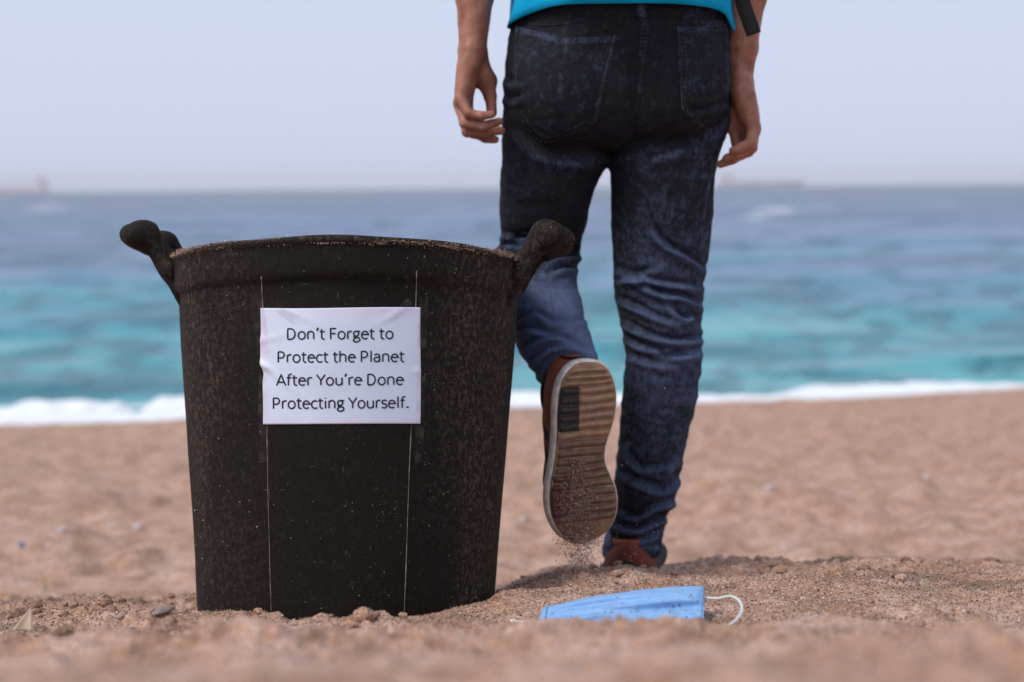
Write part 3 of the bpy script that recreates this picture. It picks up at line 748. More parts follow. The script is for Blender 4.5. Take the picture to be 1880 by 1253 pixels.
# the print: strokes with the letterforms of a humanist sans
G = {}   # glyph: (advance, list of strokes); units: cap height = 1 (x-height .735)
def arc(cx, cy, rx, ry, a0, a1, n=14):
    return [(cx + rx * math.cos(math.radians(a)), cy + ry * math.sin(math.radians(a))) for a in np.linspace(a0, a1, n)]
XH = 0.715
G['D'] = (.93, [[(.13, 0), (.13, 1)], [(.13, 1), (.35, 1)] + arc(.35, .5, .41, .5, 90, -90, 20) + [(.13, 0)]])
G['P'] = (.80, [[(.13, 0), (.13, 1)], [(.13, 1), (.38, 1)] + arc(.38, .71, .27, .29, 90, -90) + [(.13, .42)]])
G['F'] = (.68, [[(.13, 0), (.13, 1), (.60, 1)], [(.13, .52), (.56, .52)]])
G['A'] = (.88, [[(.04, 0), (.44, 1), (.84, 0)], [(.17, .31), (.71, .31)]])
G['Y'] = (.76, [[(.02, 1), (.38, .46), (.74, 1)], [(.38, .46), (.38, 0)]])
G['o'] = (.80, [arc(.40, XH / 2, .295, XH / 2, 90, 450, 28)])
G['n'] = (.79, [[(.13, 0), (.13, XH)], [(.13, .50)] + arc(.385, .50, .255, .24, 165, 0, 12) + [(.64, 0)]])
G['h'] = (.79, [[(.13, 0), (.13, 1.07)], [(.13, .50)] + arc(.385, .50, .255, .24, 165, 0, 12) + [(.64, 0)]])
G['u'] = (.79, [[(.64, 0), (.64, XH)], [(.13, XH), (.13, .24)] + arc(.375, .24, .245, .24, 180, 345, 12) + [(.64, .25)]])
G['t'] = (.51, [[(.20, .95), (.20, .20)] + arc(.38, .19, .18, .19, 180, 275, 8) + [(.46, .01)], [(.03, XH), (.46, XH)]])
G['f'] = (.47, [[(.19, 0), (.19, .86)] + arc(.39, .86, .20, .20, 180, 85, 8) + [(.47, 1.05)], [(.03, XH), (.42, XH)]])
G['r'] = (.53, [[(.13, 0), (.13, XH)], [(.13, .47)] + arc(.38, .47, .25, .26, 170, 80, 8) + [(.49, .72)]])
G['e'] = (.75, [[(.09, .41), (.66, .41)] + arc(.385, XH / 2, .29, XH / 2, 5, 300, 26) + [(.61, .06)]])
G['c'] = (.64, [arc(.39, XH / 2, .30, XH / 2, 48, 312, 22)])
G['g'] = (.71, [arc(.33, .50, .215, .235, 90, 450, 22), [(.36, XH), (.68, XH)], [(.18, .32)] + arc(.22, .22, .07, .09, 120, 250, 6) + [(.30, .13), (.50, .12)] + arc(.48, -.06, .17, .18, 80, -60, 8) + arc(.34, -.12, .25, .17, -50, -190, 10) + [(.17, .03), (.27, .12)]])
G['a'] = (.72, [[(.12, .62)] + arc(.34, .50, .23, .24, 130, 0, 10) + [(.57, 0)], [(.57, .43), (.36, .43)] + arc(.31, .22, .22, .21, 90, 275, 14) + [(.45, .04), (.57, .18)]])
G['l'] = (.35, [[(.17, 0), (.17, 1.07)]])
G['i'] = (.35, [[(.17, 0), (.17, XH)], [(.17, .93), (.17, 1.0)]])
G['s'] = (.59, [[(.52, .66)] + arc(.31, .55, .20, .19, 55, 225, 10) + arc(.30, .19, .22, .19, 50, -120, 12) + [(.07, .06)]])
G["'"] = (.34, [[(.24, 1.08), (.12, .80)]])
G['.'] = (.38, [[(.19, -.01), (.19, .13)]])
G[' '] = (.34, [])
def text_line(txt, x0, x1, base, cap_h, name, slant=0.0):
    adv = sum(G[c][0] for c in txt); first = .1; sx_ = (x1 - x0) / (adv - .17)
    V = []; F_ = []; x = x0 - .11 * sx_; hw = 0.069 * cap_h
    for c in txt:
        for st in G[c][1]:
            pts = [(x + px * sx_, base - py * cap_h + slant * (x + px * sx_ - x0)) for px, py in st]
            # resample
            out = [pts[0]]
            for a, b in zip(pts[:-1], pts[1:]):
                d = math.hypot(b[0] - a[0], b[1] - a[1]); k = max(1, int(d / 3.0))
                if d > 1e-6: out += [(a[0] + (b[0] - a[0]) * t / k, a[1] + (b[1] - a[1]) * t / k) for t in range(1, k + 1)]
            w = hw * (1.7 if c == '.' else 1.25 if c == "'" else 1.0) * (1.3 if c == 'i' and len(st) == 2 and st[0][1] > .9 else 1)
            m = len(out); b0 = len(V)
            for q in range(m):
                ax_, ay_ = out[max(q - 1, 0)]; bx_, by_ = out[min(q + 1, m - 1)]
                tx, ty = bx_ - ax_, by_ - ay_; L = math.hypot(tx, ty) or 1; nx_, ny_ = -ty / L, tx / L
                # mitre at sharp corners
                if 0 < q < m - 1:
                    e1 = (out[q][0] - ax_, out[q][1] - ay_); l1 = math.hypot(*e1) or 1
                    cs = (e1[0] * tx + e1[1] * ty) / (l1 * L); mk = 1 / max(cs, .55)
                else: mk = 1
                for s in (-1, 1):
                    V.append(paper_pt(out[q][0] + s * nx_ * w * mk, out[q][1] + s * ny_ * w * mk, .0006))
            for q in range(m - 1):
                F_.append((b0 + 2 * q, b0 + 2 * q + 1, b0 + 2 * q + 3, b0 + 2 * q + 2))
        x += G[c][0] * sx_
    o = from_py(name, V, F_, M['ink'], None, False); attach(o, sign); return o
for txt, x0, x1, base in (("Don't Forget to", 529, 721.5, 623.3), ("Protect the Planet", 511.5, 741, 665.6), ("After You're Done", 510.5, 740, 707.8), ("Protecting Yourself.", 503, 750, 750.3)):
    o = text_line(txt, x0, x1, base, 19.3, 'lettering', -.006); o['label'] = 'printed line reading ' + txt
# clear tape strips
def tape(a, b, w, lift=.0011):
    V = []; n_ = 10; a = np.array(a, float); b = np.array(b, float); t = (b - a) / np.linalg.norm(b - a); nn = np.array((-t[1], t[0]))
    for q in range(n_ + 1):
        for s in (-1, 0, 1):
            p = a + (b - a) * q / n_ + nn * s * w / 2 + (t * (1.5 * math.sin(s * 3 + q)) if q in (0, n_) else 0)
            V.append(paper_pt(p[0], p[1], .0003 + lift * abs(math.sin(q * 1.9 + s)) * .5))
    F_ = [(3 * q + s, 3 * q + s + 1, 3 * q + s + 4, 3 * q + s + 3) for q in range(n_) for s in (0, 1)]
    o = from_py('tape_strip', V, F_, M['tape']); attach(o, sign)
for t_ in (((472, 538), (486, 650), 22), ((484, 690), (486, 850), 17), ((777, 545), (773, 640), 16), ((772, 690), (768, 850), 15), ((505, 562), (545, 590), 16), ((752, 552), (722, 580), 13)):
    tape(*t_)

# ------------------------------------------------------------------ the man
foot_ground = W(1157, 1050, 2.52)
person = empty('person', foot_ground); tag(person, 'person seen from behind walking away in dark jeans, cyan shirt and rust red sneakers', 'person')
def ring(px0, px1, py, Y, hd, tilt=(0, 0, -1.0), n=48, p=2.15, back=1.0, dirv=None):
    """ellipse between two photo edges at depth Y, half depth hd, its plane normal to dirv"""
    a = np.array(W(px0, py, Y)); b = np.array(W(px1, py, Y)); c = (a + b) / 2; ex = (b - a) / 2
    if dirv is None: ey = np.array((0, hd, 0.0))
    else:
        d = np.array(dirv, float); d /= np.linalg.norm(d); ey = np.cross(d, ex / np.linalg.norm(ex)); ey *= hd / np.linalg.norm(ey)
        if ey[1] < 0: ey = -ey
    out = []
    for t in np.linspace(0, 2 * math.pi, n, endpoint=False):
        ct, st = math.cos(t), math.sin(t)
        cx_ = abs(ct) ** (2 / p) * (1 if ct >= 0 else -1); sy_ = abs(st) ** (2 / p) * (1 if st >= 0 else -1)
        out.append(c + ex * cx_ + ey * sy_)
    return np.array(out)
def smooth_rings(rs, per=4):
    A = np.array(rs); out = []
    for k in range(A.shape[1]): out.append(catmull(A[:, k], per))
    out = np.array(out).transpose(1, 0, 2); return list(out)
pelvis = [ring(946, 1333, -40, 2.50, .115), ring(944, 1336, 0, 2.50, .118), ring(937, 1343, 45, 2.50, .124), ring(929, 1345, 100, 2.495, .128), ring(925, 1344, 150, 2.49, .128), ring(923, 1341, 200, 2.49, .122), ring(922, 1334, 245, 2.495, .105), ring(950, 1300, 275, 2.50, .07)]
right_leg = [ring(1135, 1338, 180, 2.50, .098), ring(1125, 1332, 245, 2.50, .098), ring(1121, 1316, 295, 2.505, .096), ring(1121, 1311, 340, 2.51, .093), ring(1122, 1308, 400, 2.515, .088), ring(1124, 1303, 450, 2.52, .084), ring(1125, 1298, 488, 2.52, .080),
             ring(1127, 1294, 515, 2.52, .078), ring(1130, 1290, 550, 2.52, .077), ring(1138, 1288, 590, 2.515, .077), ring(1147, 1287, 635, 2.51, .077), ring(1149, 1286, 680, 2.505, .076), ring(1144, 1281, 720, 2.505, .073), ring(1139, 1273, 760, 2.51, .070),
             ring(1135, 1263, 800, 2.515, .066), ring(1131, 1254, 840, 2.52, .063), ring(1129, 1245, 880, 2.525, .060), ring(1128, 1238, 915, 2.53, .058), ring(1124, 1224, 945, 2.53, .056), ring(1116, 1216, 975, 2.53, .058), ring(1109, 1215, 1000, 2.53, .059), ring(1108, 1213, 1016, 2.53, .059)]
thigh = [ring(924, 1125, 180, 2.50, .098), ring(922, 1122, 240, 2.505, .098), ring(920, 1117, 295, 2.52, .096), ring(918, 1093, 345, 2.53, .092), ring(916, 1080, 395, 2.545, .088), ring(920, 1070, 435, 2.555, .082, dirv=(0, -.15, -1)), ring(908, 1067, 465, 2.555, .078, dirv=(0, -.5, -1))]
shank = [ring(903, 1062, 488, 2.545, .075, dirv=(0.02, -.85, -.55)), ring(906, 1060, 505, 2.53, .072, dirv=(0.03, -.88, -.5)), ring(916, 1062, 535, 2.49, .070, dirv=(.06, -.88, -.47)), ring(932, 1070, 575, 2.43, .069, dirv=(.08, -.88, -.47)),
         ring(946, 1079, 612, 2.40, .066, dirv=(.10, -.88, -.5)), ring(960, 1090, 645, 2.372, .060, dirv=(.16, -.85, -.6)), ring(974, 1096, 670, 2.360, .055, dirv=(.28, -.8, -.7)), ring(986, 1099, 690, 2.352, .052, dirv=(.40, -.75, -.75))]
bmj = bmesh.new()
def add_loft(bm, rs, per=4):
    V, F_ = loft(smooth_rings(rs, per)); vs = [bm.verts.new(tuple(v)) for v in V]
    for f in F_:
        try: bm.faces.new([vs[i] for i in f])
        except ValueError: pass
def add_ell(bm, c, r, rot=None):
    mtx = Matrix.Translation(c) @ (rot or Matrix.Identity(4)) @ Matrix.Diagonal((*r, 1))
    bmesh.ops.create_uvsphere(bm, u_segments=32, v_segments=20, radius=1, matrix=mtx)
add_loft(bmj, pelvis); add_loft(bmj, right_leg); add_loft(bmj, thigh + shank)
add_ell(bmj, W(1038, 158, 2.438), (.092, .088, .105)); add_ell(bmj, W(1242, 152, 2.438), (.090, .088, .105))
bmesh.ops.recalc_face_normals(bmj, faces=bmj.faces)
mj = bpy.data.meshes.new('jeans_raw'); bmj.to_mesh(mj); bmj.free()
tmp = bpy.data.objects.new('tmp_jeans', mj); col.objects.link(tmp)
rm = tmp.modifiers.new('r', 'REMESH'); rm.mode = 'VOXEL'; rm.voxel_size = 0.0036
sm = tmp.modifiers.new('s', 'SMOOTH'); sm.iterations = 14; sm.factor = 0.6
dg = bpy.context.evaluated_depsgraph_get(); dg.update()
jm = bpy.data.meshes.new_from_object(tmp.evaluated_get(dg)); bpy.data.objects.remove(tmp)
V = verts_of(jm); NV = normals_of(jm)
px, py = to_px(V); facing = sstep(-(NV @ FWn), -.25, .35)
left_leg = (px < 1121) & (py > 285)
right_l = (px >= 1115) & (py > 285)
disp = np.zeros(len(V)); wear_light = np.zeros(len(V))
def crease(pts, w, depth, ridge=1.0, msk=None, wr=.35):
    """a fold: a valley with a ridge below it; follows a photo polyline"""
    global disp, wear_light
    C = catmull(pts, 6)
    best = np.full(len(V), 1e9); sd = np.zeros(len(V)); tt = np.zeros(len(V))
    for k in range(len(C) - 1):
        a = C[k]; b = C[k + 1]; ab = b - a; L2 = ab @ ab
        t = np.clip(((px - a[0]) * ab[0] + (py - a[1]) * ab[1]) / L2, 0, 1)
        dx = px - a[0] - t * ab[0]; dy = py - a[1] - t * ab[1]; d = np.hypot(dx, dy)
        s = np.sign(ab[0] * dy - ab[1] * dx); up_ = d < best
        best = np.where(up_, d, best); sd = np.where(up_, s * d, sd); tt = np.where(up_, (k + t) / (len(C) - 1), tt)
    env = np.sin(np.pi * np.clip(tt, 0.02, .98)) ** .5
    f = facing * env * (1 if msk is None else msk)
    disp += f * depth * 2.2 * (-np.exp(-(sd / w) ** 2) + ridge * np.exp(-((sd - 2.0 * w) / (1.3 * w)) ** 2))
    wear_light += f * wr * .6 * ridge * np.exp(-((sd - 2.0 * w) / (1.2 * w)) ** 2)
rl = right_l.astype(float); ll = left_leg.astype(float)
# planted leg, folds behind the knee and down the calf
for pts, w, d in (([(1195, 410), (1225, 445), (1260, 465), (1300, 492)], 5, .0045), ([(1130, 512), (1180, 508), (1240, 518), (1292, 522)], 5, .004), ([(1180, 520), (1215, 535), (1250, 540), (1292, 560)], 5, .006),
                  ([(1135, 545), (1170, 560), (1210, 580), (1240, 590)], 5, .004), ([(1230, 555), (1255, 580), (1270, 575), (1288, 600)], 5, .0045), ([(1140, 585), (1190, 610), (1240, 622), (1287, 618)], 5, .0045),
                  ([(1145, 612), (1180, 632), (1215, 640)], 5, .003), ([(1215, 655), (1250, 650), (1286, 640)], 5, .003), ([(1150, 648), (1195, 662), (1230, 668)], 5, .0025), ([(1128, 488), (1160, 500), (1200, 492)], 6, .003),
                  ([(1140, 800), (1170, 850), (1190, 856), (1240, 850)], 5, .003), ([(1135, 855), (1175, 880), (1215, 892), (1240, 870)], 6, .0045), ([(1130, 925), (1165, 945), (1195, 925), (1238, 915)], 5, .005),
                  ([(1125, 955), (1160, 968), (1195, 955), (1222, 945)], 5, .0045), ([(1120, 985), (1160, 990), (1205, 975)], 5, .004), ([(1210, 880), (1225, 850), (1238, 830)], 5, .003)):
    crease(pts, w, d * 1.15, 1.0, rl)
# trailing leg
for pts, w, d in (([(905, 452), (935, 447), (975, 455), (1010, 470)], 6, .006), ([(1000, 480), (1030, 470), (1068, 462)], 6, .005), ([(1005, 498), (1035, 490), (1063, 488)], 5, .004), ([(950, 585), (985, 572), (1020, 590), (1072, 585)], 5, .0035),
                  ([(945, 610), (975, 600), (1010, 610), (1045, 600)], 5, .004), ([(955, 640), (985, 622), (1030, 618), (1080, 640)], 5, .005), ([(965, 668), (1000, 640), (1040, 632), (1085, 648)], 5, .005), ([(978, 690), (1005, 662), (1030, 650)], 5, .004),
                  ([(990, 720), (1008, 690), (1022, 675)], 4, .003), ([(918, 425), (950, 432), (990, 425)], 6, .003)):
    crease(pts, w, d, 1.0, ll)
# seat
top = (py < 330).astype(float)
for pts, w, d in (([(950, 235), (1000, 275), (1060, 285), (1110, 275)], 9, .004), ([(1130, 280), (1190, 262), (1250, 262), (1325, 225)], 8, .004), ([(1262, 205), (1290, 200), (1336, 185)], 5, .0035), ([(1190, 290), (1240, 275), (1300, 265)], 6, .002), ([(923, 130), (935, 145), (960, 150)], 6, .003), ([(923, 170), (940, 180), (965, 172)], 6, .003)):
    crease(pts, w, d, .7, top)
# hip cleft
disp -= top * facing * 0.010 * np.exp(-((px - (1172 - .05 * (py - 100))) / 12) ** 2) * sstep(py, 60, 130) * (1 - sstep(py, 240, 285))
# cloth unrest everywhere, more below the knees
k_ = 0.35 + .65 * sstep(py, 460, 560)
nz = fbm(V[:, 0] * 11, V[:, 2] * 30 + 6 * V[:, 0], 3, 121, z=V[:, 1] * 9)
disp += k_ * 0.0052 * nz + 0.0008 * noise(V[:, 0] * 70, V[:, 1] * 70, V[:, 2] * 120, seed=130)
wear_light += 0.28 * np.clip(nz, 0, 1) * k_
wear_light += 0.055 + .035 * top + .05 * ll + 0.60 * ll * sstep(py, 465, 560) + 0.17 * rl * sstep(py, 250, 520) * (1 - .5 * sstep(py, 860, 940)) + .20 * sstep(px, 1250, 1330) * top  # light on lower legs and right hip painted in as paler denim
wear_light += .10 * (1 - sstep(np.abs(px - 1235), 40, 90)) * rl
V2 = V + NV * disp[:, None]
jm.vertices.foreach_set('co', V2.astype(np.float32).ravel()); jm.update()
set_attr(jm, 'wear_light', np.clip(wear_light - .08, 0, 1))
jeans = link('jeans', jm, M['denim']); attach(jeans, person)
jb = bvh_of(jm)
def on_jeans(px, py, off=0.0):
    h = jb.ray_cast(CAM, ray(px, py))
    if h[0] is None: return None
    return h[0] + h[1] * off
def pocket(top_c, bot_c):
    A = catmull(top_c, 8); B = catmull(bot_c, 8); n_ = 40; m_ = 44; V = []
    ta = np.linspace(0, 1, len(A)); tb = np.linspace(0, 1, len(B))
    for j in range(m_ + 1):
        for i in range(n_ + 1):
            s, t = i / n_, j / m_
            p = np.array([np.interp(s, ta, A[:, k]) * (1 - t) + np.interp(s, tb, B[:, k]) * t for k in (0, 1)])
            e = min(s, 1 - s, t * 1.2, (1 - t)) * 60
            q = on_jeans(p[0], p[1], -0.001 + 0.0038 * min(1, e) ** .5)
            V.append(q if q is not None else V[-1])
    V = np.array(V); idx = np.arange((n_ + 1) * (m_ + 1)).reshape(m_ + 1, n_ + 1)
    Fp = np.stack([idx[:-1, :-1], idx[1:, :-1], idx[1:, 1:], idx[:-1, 1:]], -1).reshape(-1, 4)
    me = mesh_np('back_pocket', V, Fp)
    w = np.zeros((m_ + 1, n_ + 1)); w += .08; w[:4, :] += .14; w[:, :2] += .22; w[:, -2:] += .26; w[-3:, :] += .12
    set_attr(me, 'wear_light', w.ravel()); o = link('back_pocket', me, M['denim']); 
    o.parent = jeans
    return o
pk1 = pocket([(946, 46), (985, 57), (1040, 68), (1090, 67), (1131, 64)], [(948, 195), (960, 215), (998, 258), (1050, 240), (1094, 222)])
pk2 = pocket([(1243, 48), (1270, 50), (1300, 46), (1333, 42)], [(1251, 202), (1275, 222), (1300, 245), (1320, 232), (1336, 212)])
def strip(name, pts, w, off, mat, parent, wv=.6, per=10):
    C = catmull(pts, per); V = []
    for q in range(len(C)):
        t = C[min(q + 1, len(C) - 1)] - C[max(q - 1, 0)]; t /= np.linalg.norm(t) + 1e-9; nn = np.array((-t[1], t[0]))
        row = []
        for s, o_ in ((-1, -.0015), (-.6, off), (0, off * 1.3), (.6, off), (1, -.0015)):
            p = C[q] + nn * s * w / 2; h = on_jeans(p[0], p[1], o_); row.append(h)
        if any(r is None for r in row): continue
        V += row
    m_ = len(V) // 5
    if m_ < 2: return None
    F_ = [(5 * q + s, 5 * q + s + 1, 5 * q + s + 6, 5 * q + s + 5) for q in range(m_ - 1) for s in range(4)]
    o = from_py(name, V, F_, mat, None); set_attr(o.data, 'wear_light', np.full(len(V), wv) * (0.7 + .5 * rng.random(len(V))))
    o.parent = parent; return o
def stitches(name, lines, parent, mat, off, w=.0011, L=5.0, gap=3.0):
    V = []; F_ = []
    for pts in lines:
        C = catmull(pts, 20); seg = np.hypot(*np.diff(C, axis=0).T); s = np.concatenate([[0], np.cumsum(seg)]); tot = s[-1]; d = 0
        while d + L < tot:
            a = on_jeans(np.interp(d, s, C[:, 0]), np.interp(d, s, C[:, 1]), off); b = on_jeans(np.interp(d + L, s, C[:, 0]), np.interp(d + L, s, C[:, 1]), off)
            d += L + gap
            if a is None or b is None or (a - b).length > .03: continue
            m = (a + b) / 2; t = (b - a).normalized(); u = t.cross(FW).normalized() * w / 2; nn = -FW * w * .5; b0 = len(V)
            V += [a, b, m + u * 1.2, m - u * 1.2, m + nn]
            F_ += [(b0, b0 + 2, b0 + 4), (b0 + 2, b0 + 1, b0 + 4), (b0 + 1, b0 + 3, b0 + 4), (b0 + 3, b0, b0 + 4)]
    if not V: return
    o = from_py(name, V, F_, mat, None, False); o.parent = parent; o['kind'] = 'stuff'; return o
stitches('stitching', [[(952, 58), (990, 70), (1040, 80), (1090, 80), (1128, 77)], [(1246, 60), (1270, 62), (1300, 58), (1333, 54)], [(952, 50), (990, 61), (1040, 71), (1090, 70), (1129, 67)], [(1246, 52), (1270, 54), (1300, 50), (1333, 46)]], jeans, M['stitch2'], .0045)
stitches('stitching', [[(1130, 68), (1118, 130), (1094, 221)], [(1094, 221), (1050, 241), (998, 257), (960, 215), (951, 196)], [(1122, 78), (1110, 135), (1088, 216)], [(1245, 54), (1252, 120), (1252, 201)], [(1252, 201), (1275, 222), (1300, 244), (1320, 231), (1334, 213)], [(1253, 62), (1260, 120), (1260, 200), (1300, 234)]], jeans, M['stitch'], .0042, w=.0014)
stitches('stitching', [[(1176, 12), (1178, 50), (1175, 90), (1170, 135)], [(1186, 12), (1188, 50), (1185, 90), (1180, 140)]], jeans, M['stitch2'], .003)
strip('seat_seam', [(1181, 6), (1183, 50), (1180, 90), (1175, 150), (1165, 215)], 10, .002, M['denim'], jeans, .12)
strip('waistband_seam', [(952, 38), (1000, 48), (1060, 40), (1120, 32), (1180, 34), (1240, 34), (1300, 34), (1335, 36)], 5, .0015, M['denim'], jeans, .1)
strip('belt_loop', [(1177, -10), (1177, 34)], 20, .005, M['denim'], jeans, .25)
strip('side_seam', [(1303, 330), (1296, 370), (1290, 410), (1285, 445)], 5, .0015, M['denim'], jeans, .3)
strip('trouser_hem', [(1112, 1004), (1140, 1008), (1175, 1009), (1208, 1008)], 14, .0028, M['denim2'], jeans, .35)

# ---- skin: arms, hands, neck and head
def WP(px, py, Y): return np.array(W(px, py, Y))
def hand_left(P):
    d = cap(P, WP(884, -190, 2.49), WP(872, -20, 2.46), .043, .0335, 1.15, (0, 1, 0))
    d = smin(d, cap(P, WP(872, -20, 2.46), WP(868, 88, 2.44), .0330, .0235, 0.92, (0, 1, 0)), .012)
    # metacarpal slab: seen nearly edge on, back of the hand to the left
    for k, (mx, my, Y) in enumerate(((846, 184, 2.405), (845, 190, 2.425), (848, 192, 2.447), (856, 190, 2.468))):
        d = smin(d, cap(P, WP(866, 98, 2.425 + .012 * k), WP(mx, my, Y), .0175, .0110), .014)
    d = smin(d, cap(P, WP(858, 120, 2.42), WP(856, 165, 2.42), .016, .014), .012)
    # thenar pad and thumb on the far side
    d = smin(d, cap(P, WP(878, 104, 2.45), WP(894, 150, 2.455), .0140, .0165), .012)
    th = cap(P, WP(893, 148, 2.455), WP(900, 176, 2.452), .0160, .0105)
    th = smin(th, cap(P, WP(900, 176, 2.452), WP(903, 208, 2.440), .0102, .0088), .006)
    d = smin(d, th, .008)
    fing = []
    for mc, pip, dip, tip, r in (((846, 184, 2.405), (860, 209, 2.392), (884, 213, 2.388), (902, 211, 2.392), .0084),
                                 ((844, 190, 2.425), (853, 226, 2.405), (888, 232, 2.400), (917, 223, 2.408), .0090),
                                 ((848, 192, 2.447), (858, 242, 2.425), (890, 243, 2.420), (921, 240, 2.426), .0092),
                                 ((856, 190, 2.468), (868, 244, 2.452), (890, 254, 2.448), (909, 257, 2.448), .0086)):
        a, b, c, e = WP(*mc), WP(*pip), WP(*dip), WP(*tip)
        f = cap(P, a, b, r * 1.22, r * 1.04); f = smin(f, cap(P, b, c, r * 1.02, r * .93), .004); f = smin(f, cap(P, c, e, r * .93, r * .78), .003)
        fing.append(f)
    g = fing[0]
    for f in fing[1:]: g = smin(g, f, .0022)
    return smin(d, g, .006)
def hand_right(P):
    d = cap(P, WP(1366, -190, 2.49), WP(1371, -10, 2.47), .044, .0335)
    d = smin(d, cap(P, WP(1371, -10, 2.47), WP(1363, 90, 2.465), .0325, .0250), .012)
    d = smin(d, cap(P, WP(1363, 90, 2.465), WP(1358, 150, 2.46), .0250, .0215), .010)
    for k, (mx, my, Y) in enumerate(((1383, 232, 2.425), (1384, 238, 2.445), (1381, 240, 2.467), (1375, 238, 2.487))):
        d = smin(d, cap(P, WP(1360, 163, 2.44 + .012 * k), WP(mx, my, Y), .0185, .0115), .014)
    d = smin(d, cap(P, WP(1368, 180, 2.44), WP(1374, 215, 2.44), .016, .014), .012)
    d = smin(d, cap(P, WP(1350, 165, 2.47), WP(1346, 205, 2.475), .0145, .0160), .012)
    d = smin(d, cap(P, WP(1366, 195, 2.475), WP(1366, 246, 2.475), .0165, .0150), .01)
    th = cap(P, WP(1346, 205, 2.475), WP(1348, 236, 2.470), .0150, .0115); th = smin(th, cap(P, WP(1348, 236, 2.470), WP(1352, 266, 2.458), .0110, .0092), .006)
    d = smin(d, th, .008)
    g = None
    for mc, pip, dip, tip, r in (((1383, 232, 2.425), (1379, 262, 2.412), (1362, 270, 2.408), (1345, 277, 2.412), .0086),
                                 ((1384, 238, 2.445), (1380, 272, 2.430), (1352, 284, 2.426), (1333, 291, 2.430), .0090),
                                 ((1381, 240, 2.467), (1374, 278, 2.450), (1346, 292, 2.445), (1323, 302, 2.448), .0092),
                                 ((1375, 238, 2.487), (1366, 276, 2.472), (1350, 290, 2.468), (1330, 296, 2.468), .0086)):
        a, b, c, e = WP(*mc), WP(*pip), WP(*dip), WP(*tip)
        f = cap(P, a, b, r * 1.22, r * 1.06); f = smin(f, cap(P, b, c, r * 1.04, r * .95), .004); f = smin(f, cap(P, c, e, r * .95, r * .78), .003)
        g = f if g is None else smin(g, f, .0022)
    return smin(d, g, .006)
SHL, SHR = WP(935, -500, 2.50), WP(1340, -500, 2.50)
def upper(P):
    d = cap(P, WP(884, -190, 2.49), SHL, .045, .055); d = np.minimum(d, cap(P, WP(1366, -190, 2.49), SHR, .045, .055))
    d = smin(d, cap(P, SHL, SHR, .06, .06), .05)
    d = smin(d, ell(P, WP(1138, -330, 2.50), (.17, .105, .24)), .05); d = smin(d, ell(P, WP(1138, -90, 2.50), (.15, .10, .16)), .05)
    d = smin(d, cap(P, WP(1138, -510, 2.50), WP(1138, -620, 2.52), .06, .055), .04)
    hd = WP(1138, -720, 2.53)
    d = smin(d, ell(P, hd, (.076, .095, .115)), .03)
    d = smin(d, cap(P, hd + (0, .06, -.06), hd + (0, .075, -.085), .035, .025), .03)      # chin
    d = smin(d, cap(P, hd + (0, .09, .0), hd + (0, .108, -.028), .008, .013), .012)         # nose
    for s in (-1, 1):
        d = smin(d, cap(P, hd + (s * .078, .0, .015), hd + (s * .076, .004, -.02), .010, .008), .008)
        d = np.maximum(d, -(ell(P, hd + (s * .031, .098, .012), (.015, .012, .009))))
    return d
parts = []
for f, lo, hi, h in ((hand_left, WP(825, 275, 2.36), WP(940, -215, 2.54), .0024), (hand_right, WP(1300, 325, 2.36), WP(1418, -215, 2.55), .0024)):
    lo2 = np.minimum(lo, hi) - .03; hi2 = np.maximum(lo, hi) + .03
    parts.append(surface_nets(f, lo2, hi2, h))
parts.append(surface_nets(upper, (np.minimum(SHL, SHR) - (.13, .16, .62)), (np.maximum(SHL, SHR) + (.13, .22, .42)), .008))
Vs = []; Fs = []; o_ = 0
for v, f in parts: Vs.append(v); Fs.append(f + o_); o_ += len(v)
V = np.concatenate(Vs); V += 0.0007 * noise(V[:, 0] * 90, V[:, 1] * 90, V[:, 2] * 60, seed=140)[:, None]
bme = mesh_np('body', V, np.concatenate(Fs))
skin = link('body', bme, M['skin']); attach(skin, person)
sm = skin.modifiers.new('s', 'SMOOTH'); sm.iterations = 3; sm.factor = .5
# fingernails on the visible tips
def nail(tip, frm, r):
    tip, frm = WP(*tip), WP(*frm); t = (tip - frm) / np.linalg.norm(tip - frm)
    s = np.cross(t, (0, -1, 0)); s /= np.linalg.norm(s)
    return tip, t, s
hairV, hairF = surface_nets(lambda P: np.maximum(ell(P, WP(1138, -728, 2.522), (.084, .103, .120)), (P[:, 1] - 2.585) + .35 * -(P[:, 2] - WP(1138, -720, 2.5)[2])), WP(1138, -720, 2.53) - (.11, .13, .14), WP(1138, -720, 2.53) + (.11, .13, .15), .007)
attach(link('hair', mesh_np('hair', hairV, hairF), M['hair']), person)

# ---- shirt
def hem_row(a):      # a: angle, 0 = right side, -90deg = back; returns photo row of the hem
    x = math.cos(a); b = -math.sin(a)
    base = 14 + 10 * abs(x) ** 2
    side = 62 * max(0, x) ** 7 * 1.0 + 40 * max(0, -x) ** 5 * .9
    return 344 - (344 - (base + side - 6)) * (2.497 - .125 * b) / 2.497
nS = 120; levels = [0, .04, .12, .3, .6, 1.0]
tors = [(-30, 947, 1337, .128), (-100, 958, 1328, .120), (-200, 955, 1330, .122), (-320, 942, 1344, .130), (-430, 935, 1350, .128), (-500, 960, 1320, .11), (-540, 1050, 1230, .08)]
V = []; 
rows0 = []
def sh_ring(py, l, r, hd, bulge=0):
    a = WP(l, py, 2.5); b = WP(r, py, 2.5); return (a + b) / 2, (b - a) / 2, hd
rings_s = []
angs = np.linspace(0, 2 * math.pi, nS, endpoint=False)
